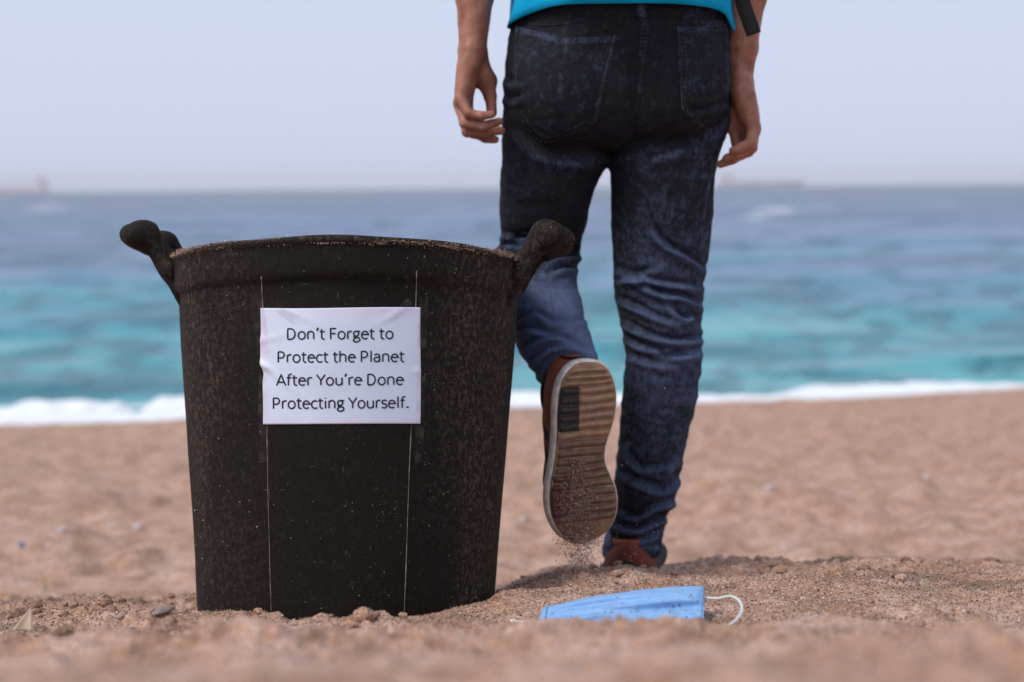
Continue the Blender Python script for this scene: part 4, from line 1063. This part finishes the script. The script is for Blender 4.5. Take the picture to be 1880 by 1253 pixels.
def pt_at(py, a, off=0.0):
    pys = [t[0] for t in tors][::-1]; l = np.interp(py, pys, [t[1] for t in tors][::-1]); r = np.interp(py, pys, [t[2] for t in tors][::-1]); hd = np.interp(py, pys, [t[3] for t in tors][::-1])
    if py > -30:
        l = 947 - 15 * min(1, (py + 30) / 85); r = 1337 + 14 * min(1, (py + 30) / 85); hd = .128 + .008 * min(1, (py + 30) / 70)
    c = (WP(l, py, 2.497) + WP(r, py, 2.497)) / 2; ex = (WP(r, py, 2.497) - WP(l, py, 2.497)) / 2
    ct, st = math.cos(a), math.sin(a); p = 2.3
    cx_ = abs(ct) ** (2 / p) * (1 if ct >= 0 else -1); sy_ = abs(st) ** (2 / p) * (1 if st >= 0 else -1)
    wr = 1 + .020 * math.sin(9 * a + py / 25) * (1 if py > -120 else .3)
    return c + ex * cx_ * (wr) + np.array((0, hd * sy_ * wr, 0))
grid = []
for k in range(40):
    row = []
    for a in angs:
        h0 = hem_row(a); t = k / 39; py = h0 * (1 - t) ** 1.0 + (-540) * t if k else h0
        row.append(pt_at(py, a))
    grid.append(np.array(row))
V, F_ = loft(grid, caps=False)
# sleeves
def sleeve(sh, el, s):
    rs = []
    sh = np.array(sh); el = np.array(el); d = (el - sh) / np.linalg.norm(el - sh)
    ex = np.array((1.0, 0, 0)); ex -= d * (ex @ d); ex /= np.linalg.norm(ex); ey = np.cross(d, ex)
    for t, r in ((-.02, .085), (.25, .078), (.5, .071), (.78, .066), (.80, .064), (.78, .060)):
        c = sh + (el - sh) * t; rs.append(np.array([c + r * (math.cos(q) * ex + math.sin(q) * ey) for q in np.linspace(0, 2 * math.pi, 32, endpoint=False)]))
    return loft(rs, False)
o0 = len(V)
for sh, el, s in ((SHL, WP(884, -190, 2.49), -1), (SHR, WP(1366, -190, 2.49), 1)):
    v, f = sleeve(sh, el, s); F_ = F_ + [tuple(i + len(V) for i in q) for q in f]; V = np.concatenate([V, v])
shirt = from_py('t_shirt', V, F_, M['shirt']); attach(shirt, person)
md = shirt.modifiers.new('t', 'SOLIDIFY'); md.thickness = 0.0022; md.offset = 1

# ---- sneakers
SOLE = np.array([(1080, 661), (1105, 665), (1124, 682), (1135, 710), (1137, 742), (1132, 775), (1122, 805), (1115, 830), (1116, 855), (1126, 880), (1136, 905), (1139, 935), (1133, 965), (1119, 988), (1096, 1002), (1070, 1005), (1045, 995), (1024, 974), (1010, 945), (1006, 915), (1008, 885), (1013, 860), (1018, 830), (1021, 790), (1022, 750), (1027, 710), (1039, 682), (1058, 665)], float)
# in metres on the foot's own plane: u across (to the photo's right), v from toe to heel
SC = 2.225 / F_PX
SO = np.stack([(SOLE[:, 0] - 1075) * SC * 1.04, (835 - SOLE[:, 1]) * SC], 1)
SOc = catmull(np.vstack([SO, SO[:1]]), 6)[:-1]
def width_at(v, inset=0.0):
    """left and right u of the outline at v"""
    P0 = SOc; P1 = np.roll(SOc, -1, 0); xs = []
    for a, b in zip(P0, P1):
        if (a[1] - v) * (b[1] - v) < 0: xs.append(a[0] + (b[0] - a[0]) * (v - a[1]) / (b[1] - a[1]))
    return (min(xs) + inset, max(xs) - inset) if len(xs) >= 2 else (0, 0)
vmin, vmax = SOc[:, 1].min(), SOc[:, 1].max()
def make_shoe(name, MTX, mirror, dark_parts, root, hs=1.0):
    """local frame: u, v as above, w = away from the ground (into the shoe). MTX maps to world."""
    sh = empty(name, MTX.translation); attach(sh, root); 
    mir = -1 if mirror else 1
    Lm = Matrix.Diagonal((mir, 1, 1, 1))
    def put(nm, V, F_, m, parent=None, smooth=True):
        V = [MTX @ (Lm @ Vector(v)) for v in V]
        if mirror: F_ = [tuple(reversed(f)) for f in F_]
        o = from_py(nm, V, F_, m, None, smooth)
        bm = bmesh.new(); bm.from_mesh(o.data); bmesh.ops.recalc_face_normals(bm, faces=bm.faces); bm.to_mesh(o.data); bm.free()
        P_ = parent or sh
        o.parent = P_; o.matrix_parent_inverse = Matrix.Translation(-MTX.translation) if P_ is sh else Matrix.Identity(4)
        return o
    ctr = np.array((0, 0.0))
    def outl(off, w):
        # offset outline outward by off
        d = np.roll(SOc, -1, 0) - np.roll(SOc, 1, 0); n_ = np.stack([-d[:, 1], d[:, 0]], 1); n_ /= np.linalg.norm(n_, axis=1)[:, None]
        if ((SOc + n_ * .001)[:, 0].max() < SOc[:, 0].max()): n_ = -n_
        q = SOc + n_ * off; ww = w + 0 * q[:, 0]
        return np.stack([q[:, 0], q[:, 1], ww + TOE * np.clip((vmin + .05 - q[:, 1]) / .05, 0, 1) ** 2], 1)
    TOE = 0.012
    V, F_ = loft([outl(-.004, .0005), outl(-.0015, 0.0015), outl(-.0005, .005)]); out_o = put('outsole', V, F_, M['gum'])
    V, F_ = loft([outl(-.0012, .0040), outl(.0015, .006), outl(.0035, .012), outl(.0035, .022), outl(.001, .027), outl(-.006, .029)]); put('midsole', V, F_, M['foamwhite'] if dark_parts else M['knitblack'])
    # tread pads
    rows = [672, 684, 696, 706.5, 724, 741, 757, 773, 789, 806, 823, 839, 855, 869, 884, 900, 916, 932, 947, 962]
    for a, b in zip(rows[:-1], rows[1:]):
        va, vb = (835 - a) * SC - .0004, (835 - b) * SC + .0009
        mid = (a + b) / 2
        cuts = []
        if 706 < mid < 790: cuts = [(None, 1062 - .05 * (mid - 706), M['gumdark']), (1064 - .05 * (mid - 706), None, M['gum'])]
        elif 872 < mid < 950: cuts = [(None, 1042, M['gumred']), (1044, None, M['gum'])]
        else: cuts = [(None, None, M['gum'])]
        for c0, c1, mt in cuts:
            if not dark_parts and mt is not M['gum']: mt = M['gumdark']
            if mid > 812 and mt is M['gum']: mt = M['gumworn']
            la, ra = width_at(va, .004); lb, rb_ = width_at(vb, .004)
            if c0 is not None: la = lb = (c0 - 1075) * SC
            if c1 is not None: ra = rb_ = (c1 - 1075) * SC
            if ra - la < .01: continue
            V = []; F_ = []; n_ = 14
            prof_ = [(0.0, .0012), (.12, -.0012), (.38, -.0040), (.62, -.0040), (.88, -.0012), (1.0, .0012)]
            for i in range(n_ + 1):
                s = i / n_; uu_ = s
                e = .45 + .55 * min(1, min(s, 1 - s) * 12)
                for t, w in prof_:
                    l = la + (lb - la) * t; r = ra + (rb_ - ra) * t; u = l + (r - l) * uu_
                    bend = .0009 * math.sin(u * 60 + a * .05) + .04 * u
                    v = va + (vb - va) * t + bend
                    dz = TOE * max(0, (vmin + .05 - v) / .05) ** 2
                    V.append((u, v, (w * e if w < 0 else w) + dz))
            k = len(prof_)
            for i in range(n_):
                for t in range(k - 1): F_.append((i * k + t, (i + 1) * k + t, (i + 1) * k + t + 1, i * k + t + 1))
            F_.append(tuple(range(k))); F_.append(tuple(n_ * k + t for t in range(k))[::-1])
            o = put('tread_pad', V, F_, mt, out_o)
    # solid dark inlays under the dark pads
    for r0, r1, ce, mt in ((706.5, 789, 1062, M['gumdark']), (872, 950, 1041, M['gumred'])):
        V = []
        for q in range(13):
            v = (835 - (r0 + (r1 - r0) * q / 12)) * SC; l, r = width_at(v, .0012); dz = TOE * max(0, (vmin + .05 - v) / .05) ** 2
            V += [(l, v, .0016 + dz), (l + .003, v, -.0012 + dz), ((ce - 1075) * SC, v, -.0014 + dz), ((ce - 1075) * SC, v, .0012 + dz)]
        put('sole_inlay', V, [(4 * q + k, 4 * q + k + 1, 4 * q + k + 5, 4 * q + k + 4) for q in range(12) for k in range(3)], mt, out_o, False)
    # upper
    LEAN = .012 if dark_parts else 0.0
    vs = np.linspace(vmin + .004, vmax - .002, 40)
    def hgt_(v):
        t = (v - vmin) / (vmax - vmin)
        return float(np.interp(t, [0, .05, .15, .3, .45, .6, .72, .85, .95, 1], [.018, .034, .044, .052, .066, .082, .090, .088, .090, .078])) * hs
    def sec(v, k_s=1.0, lo_=0.024, hmul=1.0, n_=26):
        l, r = width_at(v, .003); h = hgt_(v) * hmul; t = (v - vmin) / (vmax - vmin); c = (l + r) / 2; hw = (r - l) / 2 * k_s; out = []
        nar = float(np.interp(t, [0, .2, .5, .7, 1], [.97, .94, .86, .80, .82]))
        for q in range(n_):
            a = math.pi * q / (n_ - 1); y = math.sin(a); x = math.cos(a)
            f = 1 - (1 - nar) * y ** 1.5
            out.append((c + hw * x * f - (LEAN * y ** .6 * float(np.interp(t, [0, .45, .65, 1], [0, .2, 1, 1]))), v, lo_ + h * y ** .8 + TOE * max(0, (vmin + .05 - v) / .05) ** 2))
        return out
    V = []; 
    for v in vs: V += sec(v)
    k = 26; F_ = [(i * k + j, (i + 1) * k + j, (i + 1) * k + j + 1, i * k + j + 1) for i in range(39) for j in range(25)]
    F_.append(tuple(range(k))); F_.append(tuple(39 * k + j for j in range(k))[::-1])
    up_ = put('upper', V, F_, M['knit'] if dark_parts else M['knitdark'])
    # black bands on both sides, a heel counter, collar and laces
    def patch(nm, t0, t1, q0, q1, mt, push=.0012, skew=0.0):
        V = []; na, nb = 12, 8
        for i in range(na + 1):
            for j in range(nb + 1):
                qq = q0 + (q1 - q0) * j / nb; v = vmin + (vmax - vmin) * (t0 + (t1 - t0) * i / na + skew * (qq - q0))
                v = min(max(v, vmin + .005), vmax - .0021)
                s_ = sec(v, 1.0, .024, 1.0, 101); p = s_[int(round(qq * 100))]; l, r = width_at(v, .003); c = (l + r) / 2
                d = np.array((p[0] - c, 0, (p[2] - .024))); d /= np.linalg.norm(d) + 1e-9
                e = 1 if 0 < i < na and 0 < j < nb else -.5
                V.append(tuple(np.array(p) + d * push * e))
        F_ = [(i * (nb + 1) + j, (i + 1) * (nb + 1) + j, (i + 1) * (nb + 1) + j + 1, i * (nb + 1) + j + 1) for i in range(na) for j in range(nb)]
        put(nm, V, F_, mt, up_)
    for t0, t1, sk in ((.30, .36, .5), (.42, .48, .5), (.54, .60, .45)):
        patch('side_stripe', t0, t1, .03, .34, M['knitblack'], skew=sk)
        patch('side_stripe', t0, t1, .97, .66, M['knitblack'], skew=-sk)
    # heel cap closing the back, with a raised counter
    l, r = width_at(vmax - .010, .003); 
    V = []; hn = 14
    for i in range(hn + 1):
        a = math.pi * ((i / hn) if dark_parts else (.16 + .68 * i / hn))
        for j in range(9):
            t = j / 8; hh = .026 + .078 * t * hs * (1 if dark_parts else .55)
            w_ = (r - l) / 2 * (1.06 - .30 * t); dp = .018 * (1 - .35 * t)
            V.append(((l + r) / 2 + w_ * math.cos(a), vmax - .020 + (dp + .004) * math.sin(a), hh))
    F_ = [(i * 9 + j, (i + 1) * 9 + j, (i + 1) * 9 + j + 1, i * 9 + j + 1) for i in range(hn) for j in range(8)]
    hc = put('heel_counter', V, F_, M['knitblack'])
    hc.modifiers.new('t', 'SOLIDIFY').thickness = .003
    # padded collar ring
    t_c = .80; vc = vmin + (vmax - vmin) * t_c; l, r = width_at(vc, .003); c = (l + r) / 2
    pts = [Lm @ Vector((c - LEAN * .8 + (r - l) * .27 * math.cos(a), vc - .004 + .040 * math.sin(a), (.100 + .007 * math.sin(a) ** 2) * (.24 + .76 * hs))) for a in np.linspace(0, 2 * math.pi, 28)]
    o = tube('collar', [MTX @ p for p in pts], .0075, M['knitblack'] if dark_parts else M['knit'], None, 10)
    o.parent = sh; o.matrix_parent_inverse = Matrix.Translation(-MTX.translation)
    V = []; l, r = width_at(vmax - .012, .003)
    for q, (zz, ww) in enumerate(((.06, .011), (.085, .011), (.108, .010), (.118, .009))):
        V += [((l + r) / 2 - ww, vmax - .020 + .0245 - .06 * (zz - .06), zz * (.24 + .76 * hs)), ((l + r) / 2 + ww, vmax - .020 + .0245 - .06 * (zz - .06), zz * (.24 + .76 * hs))]
    tb = None if not dark_parts else put('heel_tab', V, [(2 * q, 2 * q + 1, 2 * q + 3, 2 * q + 2) for q in range(3)], M['knit'])
    if tb: tb.modifiers.new('t', 'SOLIDIFY').thickness = .003
    for k_l in range(5):
        v = vmin + (vmax - vmin) * (.36 + .055 * k_l); s_ = sec(v, 1.0, .024, 1.0, 101)
        pts = [MTX @ (Lm @ (Vector(s_[q]) + Vector((0, .004 * math.sin(q), .003)))) for q in range(36, 66, 3)]
        lo_ = tube('lace', pts, .0022, M['knitblack'], None, 6); lo_.parent = sh; lo_.matrix_parent_inverse = Matrix.Translation(-MTX.translation)
    return sh
# raised left shoe: sole towards the camera
def frame(origin, u, v):
    u = Vector(u).normalized(); v = (Vector(v) - u * Vector(v).dot(u)).normalized(); w = u.cross(v)
    return Matrix(((u.x, v.x, w.x, origin.x), (u.y, v.y, w.y, origin.y), (u.z, v.z, w.z, origin.z), (0, 0, 0, 1)))
uu_ = Vector((1, 0.36, 0.0)).normalized(); vv_ = Vector((0.0, 0.02, 1.0)).normalized()
MR = frame(W(1075, 835, 2.225), uu_, vv_)
if MR.to_3x3().col[2].y < 0:      # w must point away from the camera
    pass
w_ax = -uu_.cross(vv_)
def frame2(origin, u, v, w):
    return Matrix(((u.x, v.x, w.x, origin.x), (u.y, v.y, w.y, origin.y), (u.z, v.z, w.z, origin.z), (0, 0, 0, 1)))
wax = uu_.cross(vv_); wax = wax if wax.y > 0 else -wax
MR = frame2(W(1075, 835, 2.225), uu_, vv_, wax)
s1 = make_shoe('sneaker', MR, False, True, person); s1['label'] = 'raised sneaker with tan ribbed sole facing back'
# planted right shoe: flat on the sand, heel towards the camera
gz0 = W(1157, 1080, 2.47).z
vax = Vector((-.10, -1, 0)).normalized(); wx = Vector((0, 0, 1)); ux = vax.cross(wx); ux = ux if ux.x > 0 else -ux
MPL = frame2(Vector((W(1157, 1050, 2.50).x + .012, 2.44 + .148, gz0)), ux, vax, wx)
s2 = make_shoe('sneaker', MPL, True, False, person, .70); s2['label'] = 'planted rust and black sneaker half sunk in sand'

# ---- sand falling off the raised sole
P = []; r = rng
sole_y = lambda px: 2.225 + .36 * (px - 1075) * SC - .004
for k in range(5200):
    t = r.random() ** .8; pyy = 840 + t * 160; pxx = 1062 - 6 * (1 - t) + r.normal() * (9 + 15 * t)
    if pxx < 1012 or pxx > 1136: continue
    P.append(W(pxx, pyy, sole_y(pxx) - abs(r.normal()) * .004))
for k in range(2600):
    pyy = 985 + r.random() * 85; pxx = 1064 + r.normal() * 17; P.append(W(pxx, pyy, 2.215 + r.normal() * .02))
for k in range(120):
    pyy = 700 + r.random() * 330; pxx = 1080 + r.normal() * 55; P.append(W(pxx, pyy, 2.20 + r.normal() * .02))
for k in range(80):
    pyy = 960 + r.random() * 90; pxx = 1155 + r.normal() * 30; P.append(W(pxx, pyy, 2.36 + r.normal() * .03))
for k in range(160):
    pyy = 640 + r.random() * 90; pxx = 1005 + (720 - pyy) * .25 + r.normal() * 12; h = jb.ray_cast(CAM, ray(pxx, pyy))
    if h[0] is not None: P.append(h[0] + h[1] * .0008)
P = np.array(P); gsz = 0.0004 + .0009 * rng.random(len(P)) ** 2.2
grains('falling_sand', P, gsz, label='spray of sand grains trickling off the raised sneaker sole', seed=5)

# ------------------------------------------------------------------ backpack with loose strap end
bp = empty('backpack', W(1138, -300, 2.33)); tag(bp, 'black webbing strap end of a backpack hanging beside the right hip', 'backpack')
bm = bmesh.new(); c = W(1138, -330, 2.29); box_bm(bm, (c.x - .15, c.y - .07, c.z - .19), (c.x + .15, c.y + .07, c.z + .21)); bmesh.ops.bevel(bm, geom=bm.edges[:], offset=.04, segments=5)
o = bm_link('bag', bm, M['strap'], None, True); attach(o, bp)
for s in (-1, 1):
    pts = [c + Vector((s * .09, .06, .20)), c + Vector((s * .11, .20, .24)), c + Vector((s * .14, .35, .12)), c + Vector((s * .17, .33, -.05)), c + Vector((s * .17, .12, -.17))]
    o = tube('shoulder_strap', catmull([tuple(p) for p in pts], 6), .022, M['strap'], None, 10, .25); attach(o, bp)
V = []
pl = catmull([(1318, -130, 2.30), (1345, -60, 2.345), (1362, 0, 2.36), (1384, 63, 2.352)], 8)
for q, p in enumerate(pl):
    t = pl[min(q + 1, len(pl) - 1)] - pl[max(q - 1, 0)]; t2 = np.array((t[0], t[1])); t2 /= np.linalg.norm(t2); nn = np.array((-t2[1], t2[0])) * 14
    for s in (-1, 1):
        V.append(W(p[0] + s * nn[0], p[1] + s * nn[1], p[2] + s * .002))
o = from_py('strap_end', V, [(2 * q, 2 * q + 1, 2 * q + 3, 2 * q + 2) for q in range(len(pl) - 1)], M['strap']); attach(o, bp); o.modifiers.new('t', 'SOLIDIFY').thickness = .0025

# ------------------------------------------------------------------ face mask
mk = empty('face_mask', W(1140, 1120, 1.68)); tag(mk, 'crumpled light blue surgical face mask lying half buried on the sand', 'face mask')
nu, nv = 90, 60; V = []
def mask_pt(u, v):
    top = np.array((995 + 300 * u, 1109 - 42 * u ** .75 + 6 * math.sin(u * 3.1) * -1 + (8 * u)))
    top[1] = np.interp(u, [0, .05, .2, .5, .8, .95, 1], [1117, 1113, 1102, 1086, 1078, 1076, 1077])
    top[0] = 996 + 297 * u
    bot = np.array((987 + 305 * u, np.interp(u, [0, .1, .4, .7, 1], [1153, 1156, 1150, 1150, 1148])))
    p = top * (1 - v) + bot * v
    Yb = 1.765 - 0.13 * v
    # pleats
    pl_ = 0
    for c_, sl_, a_ in ((.30, .05, .0045), (.50, .0, .006), (.70, -.06, .005)):
        q = v - c_ - sl_ * (u - .5) - .03 * math.sin(u * 7 + c_ * 9); pl_ += (2.0 + .8 * math.sin(u * 5 + c_ * 20)) * a_ * (1 / (1 + math.exp(-q * 60)) - .5) * (1 - .0 * u) - .35 * a_ * math.exp(-(q / .05) ** 2)
    pl_ -= 2.0 * .0155 * (v - .5)
    pl_ = -pl_
    edge = min(u, 1 - u) * 14
    w = W(p[0], p[1], Yb)
    off = pl_ * min(1, .35 + edge) * 1.2 + 0.0016 * float(noise(u * 6, v * 3, seed=151)) + .0008 * float(noise(u * 26, v * 12, seed=152)) + .006 * math.sin(math.pi * v) * math.sin(math.pi * u)
    return w + Vector((0, -off * .8, off * .7))
for j in range(nv + 1):
    for i in range(nu + 1): V.append(mask_pt(i / nu, j / nv))
idx = np.arange((nu + 1) * (nv + 1)).reshape(nv + 1, nu + 1)
o = link('mask_sheet', mesh_np('mask_sheet', np.array(V), np.stack([idx[:-1, :-1], idx[1:, :-1], idx[1:, 1:], idx[:-1, 1:]], -1).reshape(-1, 4)), M['mask']); attach(o, mk)
o.modifiers.new('t', 'SOLIDIFY').thickness = .0012
for u0 in (.018, .975):
    V = []; 
    for k in range(25):
        for du in (0, .016): V.append(mask_pt(u0 + du * (1 if u0 < .5 else .6), .01 + .97 * k / 24) + Vector((0, -.0010, .0012)))
    o = from_py('edge_band', V, [(2 * k, 2 * k + 1, 2 * k + 3, 2 * k + 2) for k in range(24)], M['mask']); attach(o, mk); o.modifiers.new('t', 'SOLIDIFY').thickness = .0008
pts = catmull([tuple(W(*p)) for p in ((1290, 1098, 1.735), (1318, 1099, 1.73), (1340, 1095, 1.72), (1357, 1103, 1.70), (1362, 1120, 1.67), (1352, 1138, 1.63), (1340, 1147, 1.60))], 6)
attach(tube('ear_loop', pts, .0016, M['elastic']), mk)
pts = catmull([tuple(W(*p)) for p in ((1000, 1141, 1.655), (975, 1140, 1.66), (955, 1141, 1.665), (938, 1139, 1.67), (945, 1144, 1.66), (965, 1143, 1.655), (992, 1146, 1.65))], 6)
attach(tube('ear_loop', pts, .0013, M['elastic']), mk)

mp_ = np.array([mask_pt(rng.random() ** .7, .25 + .75 * rng.random() ** .6) + Vector((0, -.001, .0015)) for _ in range(420)])
grains('stuck_sand', mp_, .0004 + .0008 * rng.random(len(mp_)) ** 2, parent=mk, seed=9).matrix_parent_inverse = Matrix.Translation(-mk.location)
# ------------------------------------------------------------------ small things on the sand
def on_ground(px, row, y0=1.0, y1=14.0):
    """first ground point on the sight line through a photo pixel"""
    d = ray(px, row); ys = np.geomspace(y0, y1, 900); P = np.array([np.array(CAM + d * (y / d.y)) for y in ys])
    g = ground(P[:, 0], P[:, 1]); k = np.argmax(P[:, 2] < g); return Vector((P[k, 0], P[k, 1], g[k]))
def stone(name, px, row, r, mat, label, cat, group=None, y0=1.6, seed=0, sc=(1, 1, .7)):
    p = on_ground(px, row, y0); bm = bmesh.new(); bmesh.ops.create_icosphere(bm, subdivisions=3, radius=1)
    for v in bm.verts:
        k = 1 + .18 * float(noise(v.co.x * 1.6 + seed, v.co.y * 1.6, v.co.z * 1.6, seed=200 + seed)); v.co = Vector((v.co.x * r * sc[0], v.co.y * r * sc[1], v.co.z * r * sc[2])) * k
    o = bm_link(name, bm, mat, None, True); o.location = p + Vector((0, 0, r * .05)); o.rotation_euler = (.25, -.12, .6 + seed); tag(o, label, cat, group); return o
stone('stone', 668, 1134, .013, M['sand'], 'rounded brown lump of sand in front of the tub base', 'stone', y0=1.5, seed=3)
stone('stone', 300, 1126, .0165, M['slate'], 'flat grey stone lying in the hollow left of the tub', 'stone', y0=1.7, seed=4, sc=(1.3, .8, .28))
for k, (px_, ry, rr, lb) in enumerate(((112, 975, .014, 'pale blurred pebble on the sand straight above the blue cap at left'), (205, 968, .012, 'pale pebble, left one of a close pair left of the tub'), (252, 970, .016, 'pale pebble, right one of a close pair left of the tub'),
        (88, 1003, .010, 'tiny pale pebble just right of the blue cap'), (1411, 897, .017, 'pale pebble on the sand right of the planted leg, halfway up the beach'), (1440, 1010, .010, 'tiny pale pebble just behind the sand bank at right'),
        (1700, 880, .020, 'larger pale pebble on the beach far to the right'), (960, 955, .012, 'small pale pebble between the tub and the raised sneaker'))):
    stone('pebble', px_, ry, rr, M['pebble'], lb, 'pebble', 'pale pebbles on the sand behind', y0=3.2, seed=10 + k)
p = on_ground(40, 1006, 3.2); bm = bmesh.new(); bmesh.ops.create_cone(bm, cap_ends=True, segments=24, radius1=.010, radius2=.009, depth=.010); bmesh.ops.bevel(bm, geom=bm.edges[:], offset=.0015, segments=2)
o = bm_link('bottle_cap', bm, M['cap_'], None, True); o.location = p + Vector((0, 0, .007)); o.rotation_euler = (R(35), R(10), 0); tag(o, 'small blue plastic cap on the sand near the left edge', 'bottle cap')
# shell fragment: a curved triangular shard
V = []; a = W(22, 1160, 1.66); b = W(58, 1160, 1.66); t = W(54, 1120, 1.66)
for i in range(11):
    for j in range(11):
        s, q = i / 10, j / 10; pp = (a * (1 - q) + b * q) * (1 - s) + t * s; V.append(pp + Vector((0, .003 * math.sin(math.pi * q) * (1 - s) + .004 * s, .0)))
o = from_py('shell_fragment', V, [(i * 11 + j, i * 11 + j + 1, (i + 1) * 11 + j + 1, (i + 1) * 11 + j) for i in range(10) for j in range(10)], M['shell']); o.modifiers.new('t', 'SOLIDIFY').thickness = .0022
tag(o, 'cream triangular shell fragment standing in the sand at far left', 'shell')
p = on_ground(83, 1086, 2.6); V = []
for q in range(9):
    s = q / 8; w = .0032 * (1 - s) ** .6; c = p + Vector((-.006 * s * s, .004 * s, -.004 + .044 * s)); V += [c + Vector((-w, 0, 0)), c + Vector((0, -.0012, 0)), c + Vector((w, 0, 0))]
o = from_py('grass_blade', V, [(3 * q + s, 3 * q + s + 1, 3 * q + s + 4, 3 * q + s + 3) for q in range(8) for s in (0, 1)], M['leaf']); o.modifiers.new('t', 'SOLIDIFY').thickness = .0006
tag(o, 'single green grass blade sticking up from the sand at left', 'grass blade')

# ------------------------------------------------------------------ sea air
bm = bmesh.new(); box_bm(bm, (-5400, -250, SEA - 4), (5400, 5400, 38)); hz = bm_link('haze', bm, None); tag(hz, kind='stuff')
mh = bpy.data.materials.new('sea_haze'); mh.use_nodes = True; nt = mh.node_tree; nt.nodes.clear()
ou = nt.nodes.new('ShaderNodeOutputMaterial'); pv = nt.nodes.new('ShaderNodeVolumePrincipled'); pv.inputs['Density'].default_value = 0.00016; pv.inputs['Color'].default_value = (.98, .98, 1, 1)
pv.inputs['Anisotropy'].default_value = 0.0
nt.links.new(pv.outputs[0], ou.inputs['Volume']); hz.data.materials.append(mh)
